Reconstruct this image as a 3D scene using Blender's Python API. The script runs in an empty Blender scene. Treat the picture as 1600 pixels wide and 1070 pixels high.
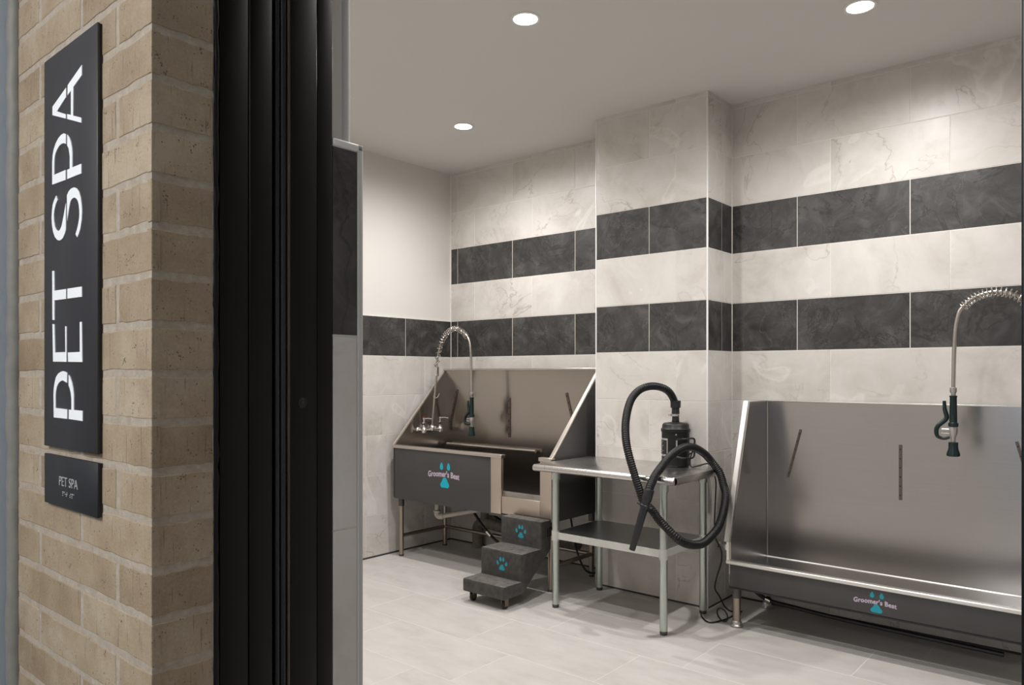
import bpy, bmesh, math, random
from mathutils import Vector, Matrix
random.seed(7)
SC = bpy.context.scene
COL = SC.collection
PI = math.pi

# ------------------------------------------------------------------ materials
def new_mat(name):
    m = bpy.data.materials.new(name); m.use_nodes = True
    nt = m.node_tree; b = nt.nodes['Principled BSDF']
    return m, nt, b

class N:
    """small helper for node trees"""
    def __init__(s, nt): s.nt = nt
    def add(s, typ, **kw):
        n = s.nt.nodes.new(typ)
        for k, v in kw.items():
            if k.startswith('i_'):
                key = k[2:]
                key = int(key) if key.isdigit() else key.replace('_', ' ')
                n.inputs[key].default_value = v
            else: setattr(n, k, v)
        return n
    def link(s, a, b): s.nt.links.new(a, b)

def ramp(n, stops):
    r = n.add('ShaderNodeValToRGB'); cr = r.color_ramp
    while len(cr.elements) < len(stops): cr.elements.new(0.5)
    for e, (p, c) in zip(cr.elements, stops):
        e.position = p; e.color = (c[0], c[1], c[2], 1) if len(c) == 3 else c
    return r

def plain(name, col, rough=0.5, metal=0.0, noise=0.0, scale=30, bump=0.0, bscale=200, coat=0.0, spec=None):
    m, nt, b = new_mat(name); n = N(nt)
    b.inputs['Base Color'].default_value = (*col, 1)
    b.inputs['Roughness'].default_value = rough
    b.inputs['Metallic'].default_value = metal
    if spec is not None: b.inputs['Specular IOR Level'].default_value = spec
    if coat: b.inputs['Coat Weight'].default_value = coat
    tc = n.add('ShaderNodeTexCoord')
    if noise:
        t = n.add('ShaderNodeTexNoise', i_Scale=scale, i_Detail=4.0)
        n.link(tc.outputs['Object'], t.inputs['Vector'])
        lo = tuple(c*(1-noise) for c in col); hi = tuple(min(1, c*(1+noise)) for c in col)
        r = ramp(n, [(0.3, lo), (0.7, hi)])
        n.link(t.outputs['Fac'], r.inputs['Fac']); n.link(r.outputs['Color'], b.inputs['Base Color'])
    if bump:
        t = n.add('ShaderNodeTexNoise', i_Scale=bscale, i_Detail=3.0)
        n.link(tc.outputs['Object'], t.inputs['Vector'])
        bp = n.add('ShaderNodeBump', i_Strength=bump, i_Distance=0.002)
        n.link(t.outputs['Fac'], bp.inputs['Height']); n.link(bp.outputs['Normal'], b.inputs['Normal'])
    return m

def steel(name, col, rough=0.3, grain=(3, 3, 220), amount=0.05, aniso=0.0):
    m, nt, b = new_mat(name); n = N(nt)
    b.inputs['Metallic'].default_value = 1.0
    tc = n.add('ShaderNodeTexCoord')
    mp = n.add('ShaderNodeMapping'); mp.inputs['Scale'].default_value = grain
    n.link(tc.outputs['Object'], mp.inputs['Vector'])
    t = n.add('ShaderNodeTexNoise', i_Scale=1.0, i_Detail=5.0, i_Roughness=0.7)
    n.link(mp.outputs['Vector'], t.inputs['Vector'])
    r = ramp(n, [(0.25, tuple(c*(1-amount) for c in col)), (0.75, tuple(min(1, c*(1+amount)) for c in col))])
    n.link(t.outputs['Fac'], r.inputs['Fac']); n.link(r.outputs['Color'], b.inputs['Base Color'])
    rr = n.add('ShaderNodeMapRange'); rr.inputs['To Min'].default_value = rough-0.02; rr.inputs['To Max'].default_value = rough+0.04
    n.link(t.outputs['Fac'], rr.inputs['Value']); n.link(rr.outputs['Result'], b.inputs['Roughness'])
    if aniso:                                                     # horizontal brushing smears reflections up and down
        b.inputs['Anisotropic'].default_value = aniso
        cx = n.add('ShaderNodeCombineXYZ'); cx.inputs['Z'].default_value = 1.0
        n.link(cx.outputs['Vector'], b.inputs['Tangent'])
    bp = n.add('ShaderNodeBump', i_Strength=0.008, i_Distance=0.001)
    n.link(t.outputs['Fac'], bp.inputs['Height']); n.link(bp.outputs['Normal'], b.inputs['Normal'])
    return m

def tile_vectors(n):
    """object coordinates shifted by a random amount for every tile"""
    tc = n.add('ShaderNodeTexCoord')
    at = n.add('ShaderNodeAttribute'); at.attribute_name = 'rnd'
    wn = n.add('ShaderNodeTexWhiteNoise'); wn.noise_dimensions = '1D'
    n.link(at.outputs['Fac'], wn.inputs['W'])
    mul = n.add('ShaderNodeVectorMath', operation='SCALE'); mul.inputs['Scale'].default_value = 20.0
    n.link(wn.outputs['Color'], mul.inputs[0])
    ad = n.add('ShaderNodeVectorMath', operation='ADD')
    n.link(tc.outputs['Object'], ad.inputs[0]); n.link(mul.outputs['Vector'], ad.inputs[1])
    return ad.outputs['Vector'], wn

def tile_light():
    m, nt, b = new_mat('cream_marble_tile'); n = N(nt)
    v, wn = tile_vectors(n)
    big = n.add('ShaderNodeTexNoise', i_Scale=3.0, i_Detail=6.0, i_Roughness=0.62, i_Distortion=0.7)
    n.link(v, big.inputs['Vector'])
    fin = n.add('ShaderNodeTexNoise', i_Scale=38.0, i_Detail=5.0, i_Roughness=0.7); n.link(v, fin.inputs['Vector'])
    cmb = n.add('ShaderNodeMath', operation='MULTIPLY_ADD'); cmb.inputs[1].default_value = 0.12
    n.link(fin.outputs['Fac'], cmb.inputs[0]); n.link(big.outputs['Fac'], cmb.inputs[2])
    r1 = ramp(n, [(0.33, (0.49, 0.452, 0.415)), (0.52, (0.59, 0.556, 0.52)), (0.63, (0.628, 0.596, 0.563)), (0.84, (0.69, 0.662, 0.63))])
    n.link(cmb.outputs[0], r1.inputs['Fac'])
    # thin veins where a distorted noise crosses its middle
    vn = n.add('ShaderNodeTexNoise', i_Scale=1.7, i_Detail=5.0, i_Roughness=0.55, i_Distortion=1.3)
    n.link(v, vn.inputs['Vector'])
    r2 = ramp(n, [(0.488, (0, 0, 0)), (0.5, (1, 1, 1)), (0.507, (0, 0, 0))])
    n.link(vn.outputs['Fac'], r2.inputs['Fac'])
    mk = n.add('ShaderNodeTexNoise', i_Scale=2.3, i_Detail=2.0); n.link(v, mk.inputs['Vector'])
    r3 = ramp(n, [(0.45, (0, 0, 0)), (0.66, (0.75, 0.75, 0.75))]); n.link(mk.outputs['Fac'], r3.inputs['Fac'])
    ml = n.add('ShaderNodeMath', operation='MULTIPLY')
    n.link(r2.outputs['Color'], ml.inputs[0]); n.link(r3.outputs['Color'], ml.inputs[1])
    mx = n.add('ShaderNodeMix', data_type='RGBA'); mx.inputs['B'].default_value = (0.33, 0.27, 0.22, 1)
    n.link(ml.outputs[0], mx.inputs['Factor']); n.link(r1.outputs['Color'], mx.inputs['A'])
    # pale streaks
    vs = n.add('ShaderNodeTexNoise', i_Scale=1.2, i_Detail=4.0, i_Roughness=0.5, i_Distortion=1.8)
    n.link(v, vs.inputs['Vector'])
    r4 = ramp(n, [(0.625, (0, 0, 0)), (0.65, (0.4, 0.4, 0.4)), (0.69, (0, 0, 0))]); n.link(vs.outputs['Fac'], r4.inputs['Fac'])
    mx2 = n.add('ShaderNodeMix', data_type='RGBA'); mx2.inputs['B'].default_value = (0.82, 0.79, 0.75, 1)
    n.link(r4.outputs['Color'], mx2.inputs['Factor']); n.link(mx.outputs['Result'], mx2.inputs['A'])
    n.link(mx2.outputs['Result'], b.inputs['Base Color'])
    b.inputs['Roughness'].default_value = 0.38
    return m

def tile_dark():
    m, nt, b = new_mat('charcoal_slate_tile'); n = N(nt)
    v, wn = tile_vectors(n)
    big = n.add('ShaderNodeTexNoise', i_Scale=6.0, i_Detail=7.0, i_Roughness=0.68, i_Distortion=0.9)
    n.link(v, big.inputs['Vector'])
    r1 = ramp(n, [(0.28, (0.018, 0.0165, 0.016)), (0.5, (0.043, 0.0405, 0.039)), (0.72, (0.092, 0.087, 0.084))])
    n.link(big.outputs['Fac'], r1.inputs['Fac'])
    vn = n.add('ShaderNodeTexNoise', i_Scale=2.2, i_Detail=6.0, i_Roughness=0.6, i_Distortion=1.2)
    n.link(v, vn.inputs['Vector'])
    r2 = ramp(n, [(0.475, (0, 0, 0)), (0.5, (0.75, 0.75, 0.75)), (0.512, (0, 0, 0))]); n.link(vn.outputs['Fac'], r2.inputs['Fac'])
    mx = n.add('ShaderNodeMix', data_type='RGBA'); mx.inputs['B'].default_value = (0.014, 0.012, 0.011, 1)
    n.link(r2.outputs['Color'], mx.inputs['Factor']); n.link(r1.outputs['Color'], mx.inputs['A'])
    lv = n.add('ShaderNodeTexNoise', i_Scale=3.1, i_Detail=7.0, i_Roughness=0.62, i_Distortion=1.6); n.link(v, lv.inputs['Vector'])
    r6 = ramp(n, [(0.492, (0, 0, 0)), (0.5, (0.55, 0.55, 0.55)), (0.506, (0, 0, 0))]); n.link(lv.outputs['Fac'], r6.inputs['Fac'])
    mk = n.add('ShaderNodeTexNoise', i_Scale=2.7, i_Detail=2.0); n.link(v, mk.inputs['Vector'])
    r7 = ramp(n, [(0.46, (0, 0, 0)), (0.62, (1, 1, 1))]); n.link(mk.outputs['Fac'], r7.inputs['Fac'])
    mm = n.add('ShaderNodeMath', operation='MULTIPLY'); n.link(r6.outputs['Color'], mm.inputs[0]); n.link(r7.outputs['Color'], mm.inputs[1])
    mx3 = n.add('ShaderNodeMix', data_type='RGBA'); mx3.inputs['B'].default_value = (0.17, 0.162, 0.155, 1)
    n.link(mm.outputs[0], mx3.inputs['Factor']); n.link(mx.outputs['Result'], mx3.inputs['A'])
    n.link(mx3.outputs['Result'], b.inputs['Base Color'])
    b.inputs['Roughness'].default_value = 0.45
    bp = n.add('ShaderNodeBump', i_Strength=0.15, i_Distance=0.002)
    n.link(big.outputs['Fac'], bp.inputs['Height']); n.link(bp.outputs['Normal'], b.inputs['Normal'])
    return m

def tile_floor():
    m, nt, b = new_mat('pale_stone_floor_tile'); n = N(nt)
    v, wn = tile_vectors(n)
    mp = n.add('ShaderNodeMapping'); mp.inputs['Scale'].default_value = (2.2, 6.0, 1.0)
    n.link(v, mp.inputs['Vector'])
    t = n.add('ShaderNodeTexNoise', i_Scale=1.6, i_Detail=7.0, i_Roughness=0.66, i_Distortion=0.35)
    n.link(mp.outputs['Vector'], t.inputs['Vector'])
    r1 = ramp(n, [(0.25, (0.46, 0.436, 0.412)), (0.5, (0.535, 0.509, 0.482)), (0.75, (0.585, 0.56, 0.535))])
    n.link(t.outputs['Fac'], r1.inputs['Fac']); n.link(r1.outputs['Color'], b.inputs['Base Color'])
    b.inputs['Roughness'].default_value = 0.5
    return m

def brick_mat():
    m, nt, b = new_mat('tan_wirecut_brick'); n = N(nt)
    v, wn = tile_vectors(n)
    tc = n.add('ShaderNodeTexCoord')
    fine = n.add('ShaderNodeTexNoise', i_Scale=260.0, i_Detail=3.0); n.link(v, fine.inputs['Vector'])
    big = n.add('ShaderNodeTexNoise', i_Scale=9.0, i_Detail=5.0, i_Roughness=0.6); n.link(v, big.inputs['Vector'])
    mixv = n.add('ShaderNodeMath', operation='MULTIPLY_ADD'); mixv.inputs[1].default_value = 0.35
    n.link(fine.outputs['Fac'], mixv.inputs[0]); n.link(big.outputs['Fac'], mixv.inputs[2])
    wv = n.add('ShaderNodeMath', operation='MULTIPLY_ADD'); wv.inputs[1].default_value = 0.22
    n.link(wn.outputs['Value'], wv.inputs[0]); n.link(mixv.outputs[0], wv.inputs[2])
    r1 = ramp(n, [(0.50, (0.225, 0.162, 0.100)), (0.78, (0.315, 0.240, 0.160)), (1.05, (0.39, 0.315, 0.225))])
    n.link(wv.outputs[0], r1.inputs['Fac'])
    # chalky mortar haze
    hz = n.add('ShaderNodeTexNoise', i_Scale=26.0, i_Detail=6.0, i_Roughness=0.75); n.link(v, hz.inputs['Vector'])
    r5 = ramp(n, [(0.60, (0, 0, 0)), (0.80, (0.4, 0.4, 0.4))]); n.link(hz.outputs['Fac'], r5.inputs['Fac'])
    mh = n.add('ShaderNodeMix', data_type='RGBA'); mh.inputs['B'].default_value = (0.46, 0.41, 0.34, 1)
    n.link(r5.outputs['Color'], mh.inputs['Factor']); n.link(r1.outputs['Color'], mh.inputs['A'])
    # pits and vertical drag marks
    vo = n.add('ShaderNodeTexVoronoi', i_Scale=230.0); n.link(v, vo.inputs['Vector'])
    pk = n.add('ShaderNodeTexNoise', i_Scale=70.0, i_Detail=4.0); n.link(v, pk.inputs['Vector'])
    sub = n.add('ShaderNodeMath', operation='SUBTRACT'); n.link(vo.outputs['Distance'], sub.inputs[0])
    mulp = n.add('ShaderNodeMath', operation='MULTIPLY_ADD'); mulp.inputs[1].default_value = 1.7; mulp.inputs[2].default_value = -0.86
    n.link(pk.outputs['Fac'], mulp.inputs[0]); n.link(mulp.outputs[0], sub.inputs[1])
    pit = ramp(n, [(0.0, (1, 1, 1)), (0.10, (0, 0, 0))]); n.link(sub.outputs[0], pit.inputs['Fac'])
    mp = n.add('ShaderNodeMapping'); mp.inputs['Scale'].default_value = (300, 300, 14); n.link(v, mp.inputs['Vector'])
    dr = n.add('ShaderNodeTexNoise', i_Scale=1.0, i_Detail=3.0); n.link(mp.outputs['Vector'], dr.inputs['Vector'])
    drr = ramp(n, [(0.635, (0, 0, 0)), (0.72, (0.75, 0.75, 0.75))]); n.link(dr.outputs['Fac'], drr.inputs['Fac'])
    mxa = n.add('ShaderNodeMath', operation='MAXIMUM'); n.link(pit.outputs['Color'], mxa.inputs[0]); n.link(drr.outputs['Color'], mxa.inputs[1])
    mx = n.add('ShaderNodeMix', data_type='RGBA'); mx.inputs['B'].default_value = (0.10, 0.068, 0.040, 1)
    fac = n.add('ShaderNodeMath', operation='MULTIPLY'); fac.inputs[1].default_value = 0.8
    n.link(mxa.outputs[0], fac.inputs[0]); n.link(fac.outputs[0], mx.inputs['Factor']); n.link(mh.outputs['Result'], mx.inputs['A'])
    vw = n.add('ShaderNodeTexVoronoi', i_Scale=120.0); n.link(v, vw.inputs['Vector'])
    wr = ramp(n, [(0.0, (0.8, 0.8, 0.8)), (0.13, (0, 0, 0))]); n.link(vw.outputs['Distance'], wr.inputs['Fac'])
    wk = n.add('ShaderNodeTexNoise', i_Scale=60.0, i_Detail=2.0); n.link(v, wk.inputs['Vector'])
    wr2 = ramp(n, [(0.55, (0, 0, 0)), (0.62, (1, 1, 1))]); n.link(wk.outputs['Fac'], wr2.inputs['Fac'])
    wm = n.add('ShaderNodeMath', operation='MULTIPLY'); n.link(wr.outputs['Color'], wm.inputs[0]); n.link(wr2.outputs['Color'], wm.inputs[1])
    mxw = n.add('ShaderNodeMix', data_type='RGBA'); mxw.inputs['B'].default_value = (0.56, 0.50, 0.42, 1)
    n.link(wm.outputs[0], mxw.inputs['Factor']); n.link(mx.outputs['Result'], mxw.inputs['A'])
    n.link(mxw.outputs['Result'], b.inputs['Base Color'])
    b.inputs['Roughness'].default_value = 0.9
    inv = n.add('ShaderNodeMath', operation='SUBTRACT'); n.link(fine.outputs['Fac'], inv.inputs[0]); n.link(mxa.outputs[0], inv.inputs[1])
    bp = n.add('ShaderNodeBump', i_Strength=0.5, i_Distance=0.0012)
    n.link(inv.outputs[0], bp.inputs['Height']); n.link(bp.outputs['Normal'], b.inputs['Normal'])
    return m

def mortar_mat():
    m, nt, b = new_mat('sandy_mortar'); n = N(nt)
    tc = n.add('ShaderNodeTexCoord')
    t = n.add('ShaderNodeTexNoise', i_Scale=60.0, i_Detail=8.0, i_Roughness=0.75); n.link(tc.outputs['Object'], t.inputs['Vector'])
    r = ramp(n, [(0.3, (0.31, 0.255, 0.195)), (0.55, (0.405, 0.345, 0.275)), (0.8, (0.50, 0.44, 0.365))])
    n.link(t.outputs['Fac'], r.inputs['Fac']); n.link(r.outputs['Color'], b.inputs['Base Color'])
    b.inputs['Roughness'].default_value = 0.95
    bp = n.add('ShaderNodeBump', i_Strength=0.9, i_Distance=0.003)
    n.link(t.outputs['Fac'], bp.inputs['Height']); n.link(bp.outputs['Normal'], b.inputs['Normal'])
    return m

def emit(name, col, strength):
    m, nt, b = new_mat(name)
    b.inputs['Base Color'].default_value = (1, 1, 1, 1)
    b.inputs['Emission Color'].default_value = (*col, 1); b.inputs['Emission Strength'].default_value = strength
    return m

M = dict(
    light=tile_light(), dark=tile_dark(), floor=tile_floor(), brick=brick_mat(), mortar=mortar_mat(),
    grout=plain('pale_grout', (0.74, 0.71, 0.665), 0.85, noise=0.06, scale=80),
    floorgrout=plain('floor_grout', (0.64, 0.62, 0.59), 0.85, noise=0.06, scale=80),
    paint=plain('white_wall_paint', (0.66, 0.635, 0.60), 0.75, bump=0.12, bscale=350),
    ceil=plain('ceiling_paint', (0.66, 0.645, 0.62), 0.85, bump=0.05, bscale=300),
    coolpaint=plain('grey_corridor_paint', (0.52, 0.585, 0.66), 0.75, bump=0.2, bscale=300),
    caulk=plain('grey_caulk', (0.19, 0.185, 0.165), 0.6, noise=0.1, scale=40, bump=0.3, bscale=60),
    trim=plain('satin_white_trim', (0.74, 0.735, 0.72), 0.35),
    trimgrey=plain('satin_grey_trim', (0.47, 0.46, 0.44), 0.4),
    gap=plain('dark_floor_seal', (0.05, 0.046, 0.043), 0.8),
    frame=plain('black_anodised_frame', (0.0045, 0.0038, 0.0034), 0.34, noise=0.1, scale=8, spec=0.22),
    litstop=plain('lit_stop_brown', (0.075, 0.054, 0.040), 0.45, 0.2, noise=0.25, scale=14),  # brown tone that paints in light on the black stop
    gasket=plain('black_rubber_gasket', (0.010, 0.010, 0.012), 0.28),
    sealant=plain('black_sealant', (0.004, 0.004, 0.0045), 0.5, spec=0.25, bump=0.5, bscale=40),
    signplate=plain('matte_charcoal_plaque', (0.029, 0.0255, 0.0275), 0.38),
    signedge=plain('black_plaque_edge', (0.006, 0.006, 0.006), 0.5),
    signdark=plain('matte_black_plaque', (0.016, 0.016, 0.017), 0.42),
    letter=plain('white_sign_lettering', (0.86, 0.87, 0.88), 0.45),
    letter2=plain('grey_sign_lettering', (0.42, 0.42, 0.42), 0.5),
    steel=steel('brushed_stainless_steel', (0.43, 0.39, 0.352), 0.20, (3, 3, 240), 0.05, 0.65),
    steeltop=steel('brushed_steel_worktop', (0.66, 0.64, 0.62), 0.27, (160, 3, 3)),
    steelcool=steel('brushed_cool_steel', (0.42, 0.40, 0.388), 0.22, (3, 3, 240), 0.05, 0.6),
    rim=plain('polished_steel_rim', (0.66, 0.61, 0.56), 0.30, 1.0),
    rimbright=plain('bright_steel_edge', (0.80, 0.78, 0.75), 0.36, 1.0),
    post=steel('satin_steel_panel', (0.60, 0.52, 0.45), 0.42, (3, 3, 200), 0.05),
    charcoal=plain('charcoal_coat_and_dark_reflection', (0.055, 0.053, 0.053), 0.42, noise=0.05, scale=6),  # coating of the tub fronts; on side skins a painted dark reflection
    black=plain('black_panel', (0.012, 0.012, 0.013), 0.5),
    legsteel=plain('dull_steel_tube', (0.40, 0.34, 0.29), 0.36, 1.0),
    socket=plain('dark_steel_socket', (0.10, 0.095, 0.09), 0.45, 0.6),
    galv=steel('galvanised_steel', (0.56, 0.60, 0.57), 0.40, (40, 40, 6), 0.10),
    galvshelf=steel('galvanised_shelf', (0.44, 0.45, 0.45), 0.34, (8, 60, 8), 0.08),
    galvedge=plain('galvanised_shelf_edge', (0.60, 0.60, 0.57), 0.5, 0.35, noise=0.05, scale=30),
    chrome=plain('chrome', (0.78, 0.77, 0.75), 0.12, 1.0),
    spring=plain('spring_steel', (0.62, 0.59, 0.55), 0.22, 1.0),
    hosesteel=plain('flexible_steel_hose', (0.50, 0.46, 0.42), 0.33, 1.0),
    green=plain('dark_green_grip', (0.003, 0.018, 0.016), 0.26),
    alu=plain('cast_grey_metal', (0.50, 0.48, 0.46), 0.4, 0.8),
    red=plain('red_index', (0.35, 0.02, 0.02), 0.4),
    bar=plain('dark_perforated_steel', (0.16, 0.13, 0.115), 0.45, 0.9),
    hole=plain('bar_hole_black', (0.01, 0.009, 0.008), 0.7),
    blackhose=plain('black_corrugated_plastic', (0.007, 0.007, 0.0075), 0.42, spec=0.35),
    blackbody=plain('black_textured_enamel', (0.007, 0.0073, 0.008), 0.42, spec=0.4, bump=0.2, bscale=700),
    blackplastic=plain('black_plastic', (0.014, 0.014, 0.018), 0.34),
    cord=plain('black_cord', (0.010, 0.010, 0.010), 0.5),
    carpet=plain('worn_charcoal_step', (0.058, 0.055, 0.051), 0.8, noise=0.28, scale=28, bump=0.35, bscale=260),
    tread=plain('worn_grey_tread', (0.105, 0.096, 0.087), 0.8, noise=0.4, scale=34, bump=0.35, bscale=260),
    teal=plain('teal_print', (0.01, 0.32, 0.42), 0.5),
    tealbright=plain('bright_teal_print', (0.0, 0.47, 0.62), 0.5),
    logowhite=plain('pale_lilac_lettering', (0.60, 0.60, 0.72), 0.5),
    logopink=plain('pink_letter_outline', (0.48, 0.20, 0.30), 0.5),
    pvc=plain('white_drain_plastic', (0.46, 0.42, 0.38), 0.4),
    insul=plain('grey_pipe_wrap', (0.20, 0.175, 0.155), 0.8, noise=0.3, scale=30, bump=0.5, bscale=60),
    wheel=plain('caster_rubber', (0.02, 0.02, 0.02), 0.6),
    brass=plain('caster_bracket', (0.22, 0.17, 0.11), 0.4, 0.9),
    lamp=emit('lit_lens', (1.0, 0.93, 0.82), 28.0),
    carpetfloor=plain('corridor_floor', (0.22, 0.20, 0.18), 0.8, noise=0.1, scale=20),
)

# ------------------------------------------------------------------ mesh builder
class MB:
    def __init__(s): s.v = []; s.f = []; s.mi = []; s.rnd = []; s.mats = []; s.sm = []
    def mid(s, m):
        if m not in s.mats: s.mats.append(m)
        return s.mats.index(m)
    def add(s, verts, faces, mat, rnd=0.0, sm=True):
        o = len(s.v); k = s.mid(mat)
        s.v += [tuple(p) for p in verts]
        for f in faces:
            s.f.append(tuple(i+o for i in f)); s.mi.append(k); s.rnd.append(rnd); s.sm.append(sm)
        return s
    def bm(s, bm, mat, rnd=0.0):
        bm.verts.ensure_lookup_table(); bm.verts.index_update()
        s.add([v.co[:] for v in bm.verts], [[v.index for v in f.verts] for f in bm.faces], mat, rnd, False); bm.free()
        return s
    def box(s, x, y, z, mat, bev=0.0, seg=2, rot=None):
        bm = bmesh.new(); bmesh.ops.create_cube(bm, size=1)
        for v in bm.verts:
            v.co = Vector(((x[0]+x[1])/2 + v.co.x*(x[1]-x[0]), (y[0]+y[1])/2 + v.co.y*(y[1]-y[0]), (z[0]+z[1])/2 + v.co.z*(z[1]-z[0])))
        if bev: bmesh.ops.bevel(bm, geom=bm.edges[:], offset=bev, segments=seg, affect='EDGES', profile=0.5)
        if rot is not None: bmesh.ops.transform(bm, matrix=rot, verts=bm.verts)
        return s.bm(bm, mat)
    def prism(s, poly, axis, a, b, mat, bev=0.0):
        """polygon (2-D) extruded along axis 0/1/2 from a to b; concave polygons are allowed"""
        bm = bmesh.new()
        def P(p, t):
            q = list(p); q.insert(axis, t); return q
        va = [bm.verts.new(P(p, a)) for p in poly]; vb = [bm.verts.new(P(p, b)) for p in poly]
        n = len(poly)
        fa = bm.faces.new(va); fb = bm.faces.new(vb[::-1]); fa.normal_update(); fb.normal_update()
        for i in range(n): bm.faces.new((va[i], vb[i], vb[(i+1) % n], va[(i+1) % n]))
        if n > 4: bmesh.ops.triangulate(bm, faces=[fa, fb])
        bmesh.ops.recalc_face_normals(bm, faces=bm.faces[:])
        if bev and n <= 12:
            e = [e for e in bm.edges if e.calc_face_angle(0) > 0.3]
            bmesh.ops.bevel(bm, geom=e, offset=bev, segments=2, affect='EDGES')
        return s.bm(bm, mat)
    def tube(s, pts, r, mat, seg=12, cap=True):
        """swept circle; r is one number or a list"""
        P = [Vector(p) for p in pts]; n = len(P)
        R = r if isinstance(r, (list, tuple)) else [r]*n
        T = []
        for i in range(n):
            t = P[min(i+1, n-1)] - P[max(i-1, 0)]
            T.append(t.normalized() if t.length > 1e-9 else Vector((0, 0, 1)))
        u = T[0].orthogonal().normalized(); vs = []
        for i in range(n):
            u = (u - T[i]*u.dot(T[i]))
            u = u.normalized() if u.length > 1e-6 else T[i].orthogonal().normalized()
            w = T[i].cross(u)
            for k in range(seg):
                a = 2*PI*k/seg; vs.append(P[i] + (u*math.cos(a) + w*math.sin(a))*R[i])
        fs = []
        for i in range(n-1):
            for k in range(seg):
                k2 = (k+1) % seg
                fs.append((i*seg+k, i*seg+k2, (i+1)*seg+k2, (i+1)*seg+k))
        if cap:
            fs.append(tuple(range(seg))[::-1]); fs.append(tuple((n-1)*seg+k for k in range(seg)))
        return s.add(vs, fs, mat)
    def cyl(s, p0, p1, r, mat, seg=20, r2=None):
        return s.tube([p0, p1], [r, r if r2 is None else r2], mat, seg)
    def lathe(s, prof, origin, mat, axis=(0, 0, 1), seg=28):
        """profile of (radius, distance along axis)"""
        o = Vector(origin); a = Vector(axis).normalized(); u = a.orthogonal().normalized(); w = a.cross(u)
        vs = []; fs = []; n = len(prof)
        for r, h in prof:
            for k in range(seg):
                t = 2*PI*k/seg; vs.append(o + a*h + (u*math.cos(t) + w*math.sin(t))*max(r, 1e-5))
        for i in range(n-1):
            for k in range(seg):
                k2 = (k+1) % seg
                fs.append((i*seg+k, i*seg+k2, (i+1)*seg+k2, (i+1)*seg+k))
        fs.append(tuple(range(seg))[::-1]); fs.append(tuple((n-1)*seg+k for k in range(seg)))
        return s.add(vs, fs, mat)
    def build(s, name, parent=None, smooth=50, attr=False):
        off = Vector((0, 0, 0)); p = parent
        while p is not None: off += p.location; p = p.parent
        me = bpy.data.meshes.new(name)
        me.from_pydata([(x-off.x, y-off.y, z-off.z) for x, y, z in s.v], [], s.f)
        for m in s.mats: me.materials.append(m)
        me.polygons.foreach_set('material_index', s.mi)
        if attr:
            a = me.attributes.new('rnd', 'FLOAT', 'FACE'); a.data.foreach_set('value', s.rnd)
        if smooth:
            me.polygons.foreach_set('use_smooth', s.sm)
            me.set_sharp_from_angle(angle=math.radians(smooth))
        me.update()
        o = bpy.data.objects.new(name, me); COL.objects.link(o)
        if parent is not None: o.parent = parent
        return o

def tag(o, label=None, cat=None, group=None, kind=None):
    if label: o['label'] = label
    if cat: o['category'] = cat
    if group: o['group'] = group
    if kind: o['kind'] = kind
    return o
def thing(name, loc, label, cat, group=None):
    o = bpy.data.objects.new(name, None); o.empty_display_size = 0.05; o.location = loc
    COL.objects.link(o); return tag(o, label, cat, group)
def struct(mb, name, parent=None, **kw):
    o = mb.build(name, parent, **kw)
    if parent is None: o['kind'] = 'structure'
    return o
def spline(pts, step=0.01):
    """Catmull-Rom through pts, resampled at about step"""
    P = [Vector(p) for p in pts]; P = [P[0]*2-P[1]] + P + [P[-1]*2-P[-2]]; out = []
    for i in range(1, len(P)-2):
        p0, p1, p2, p3 = P[i-1:i+3]; k = max(4, int((p2-p1).length/step*3))
        for j in range(k):
            t = j/k
            out.append(0.5*((2*p1) + (p2-p0)*t + (2*p0-5*p1+4*p2-p3)*t*t + (3*p1-p0-3*p2+p3)*t**3))
    out.append(P[-2])
    res = [out[0]]; acc = 0
    for a, b in zip(out, out[1:]):
        d = (b-a).length
        while acc + d >= step and d > 1e-9:
            f = (step-acc)/d; a = a.lerp(b, f); res.append(a.copy()); d = (b-a).length; acc = 0
        acc += d
    res.append(out[-1]); return res

# ------------------------------------------------------------------ tiled surfaces
TID = [0]
def tile_rows(mb, P, span, rows, mat_of, gap=0.0042, thick=0.003, cham=0.0006):
    """P(u, z, d) -> point, d is the distance behind the face. rows: (z0, z1, kind, joints)"""
    for z0, z1, kind, joints in rows:
        cuts = [span[0]] + sorted(j for j in joints if span[0]+0.004 < j < span[1]-0.004) + [span[1]]
        for a, b in zip(cuts, cuts[1:]):
            TID[0] += 1
            g = gap/2; a2 = a+(g if a > span[0] else 0); b2 = b-(g if b < span[1] else 0); c = z0+g; d = z1-g
            o = [P(a2, c, cham), P(b2, c, cham), P(b2, d, cham), P(a2, d, cham)]
            i = [P(a2+cham, c+cham, 0), P(b2-cham, c+cham, 0), P(b2-cham, d-cham, 0), P(a2+cham, d-cham, 0)]
            k = [P(a2, c, thick), P(b2, c, thick), P(b2, d, thick), P(a2, d, thick)]
            fs = [(4, 5, 6, 7)] + [(n, (n+1) % 4, 4+(n+1) % 4, 4+n) for n in range(4)] + [(8+n, 8+(n+1) % 4, (n+1) % 4, n) for n in range(4)]
            mb.add(o+i+k, fs, mat_of[kind], TID[0]*1.37)

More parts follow.
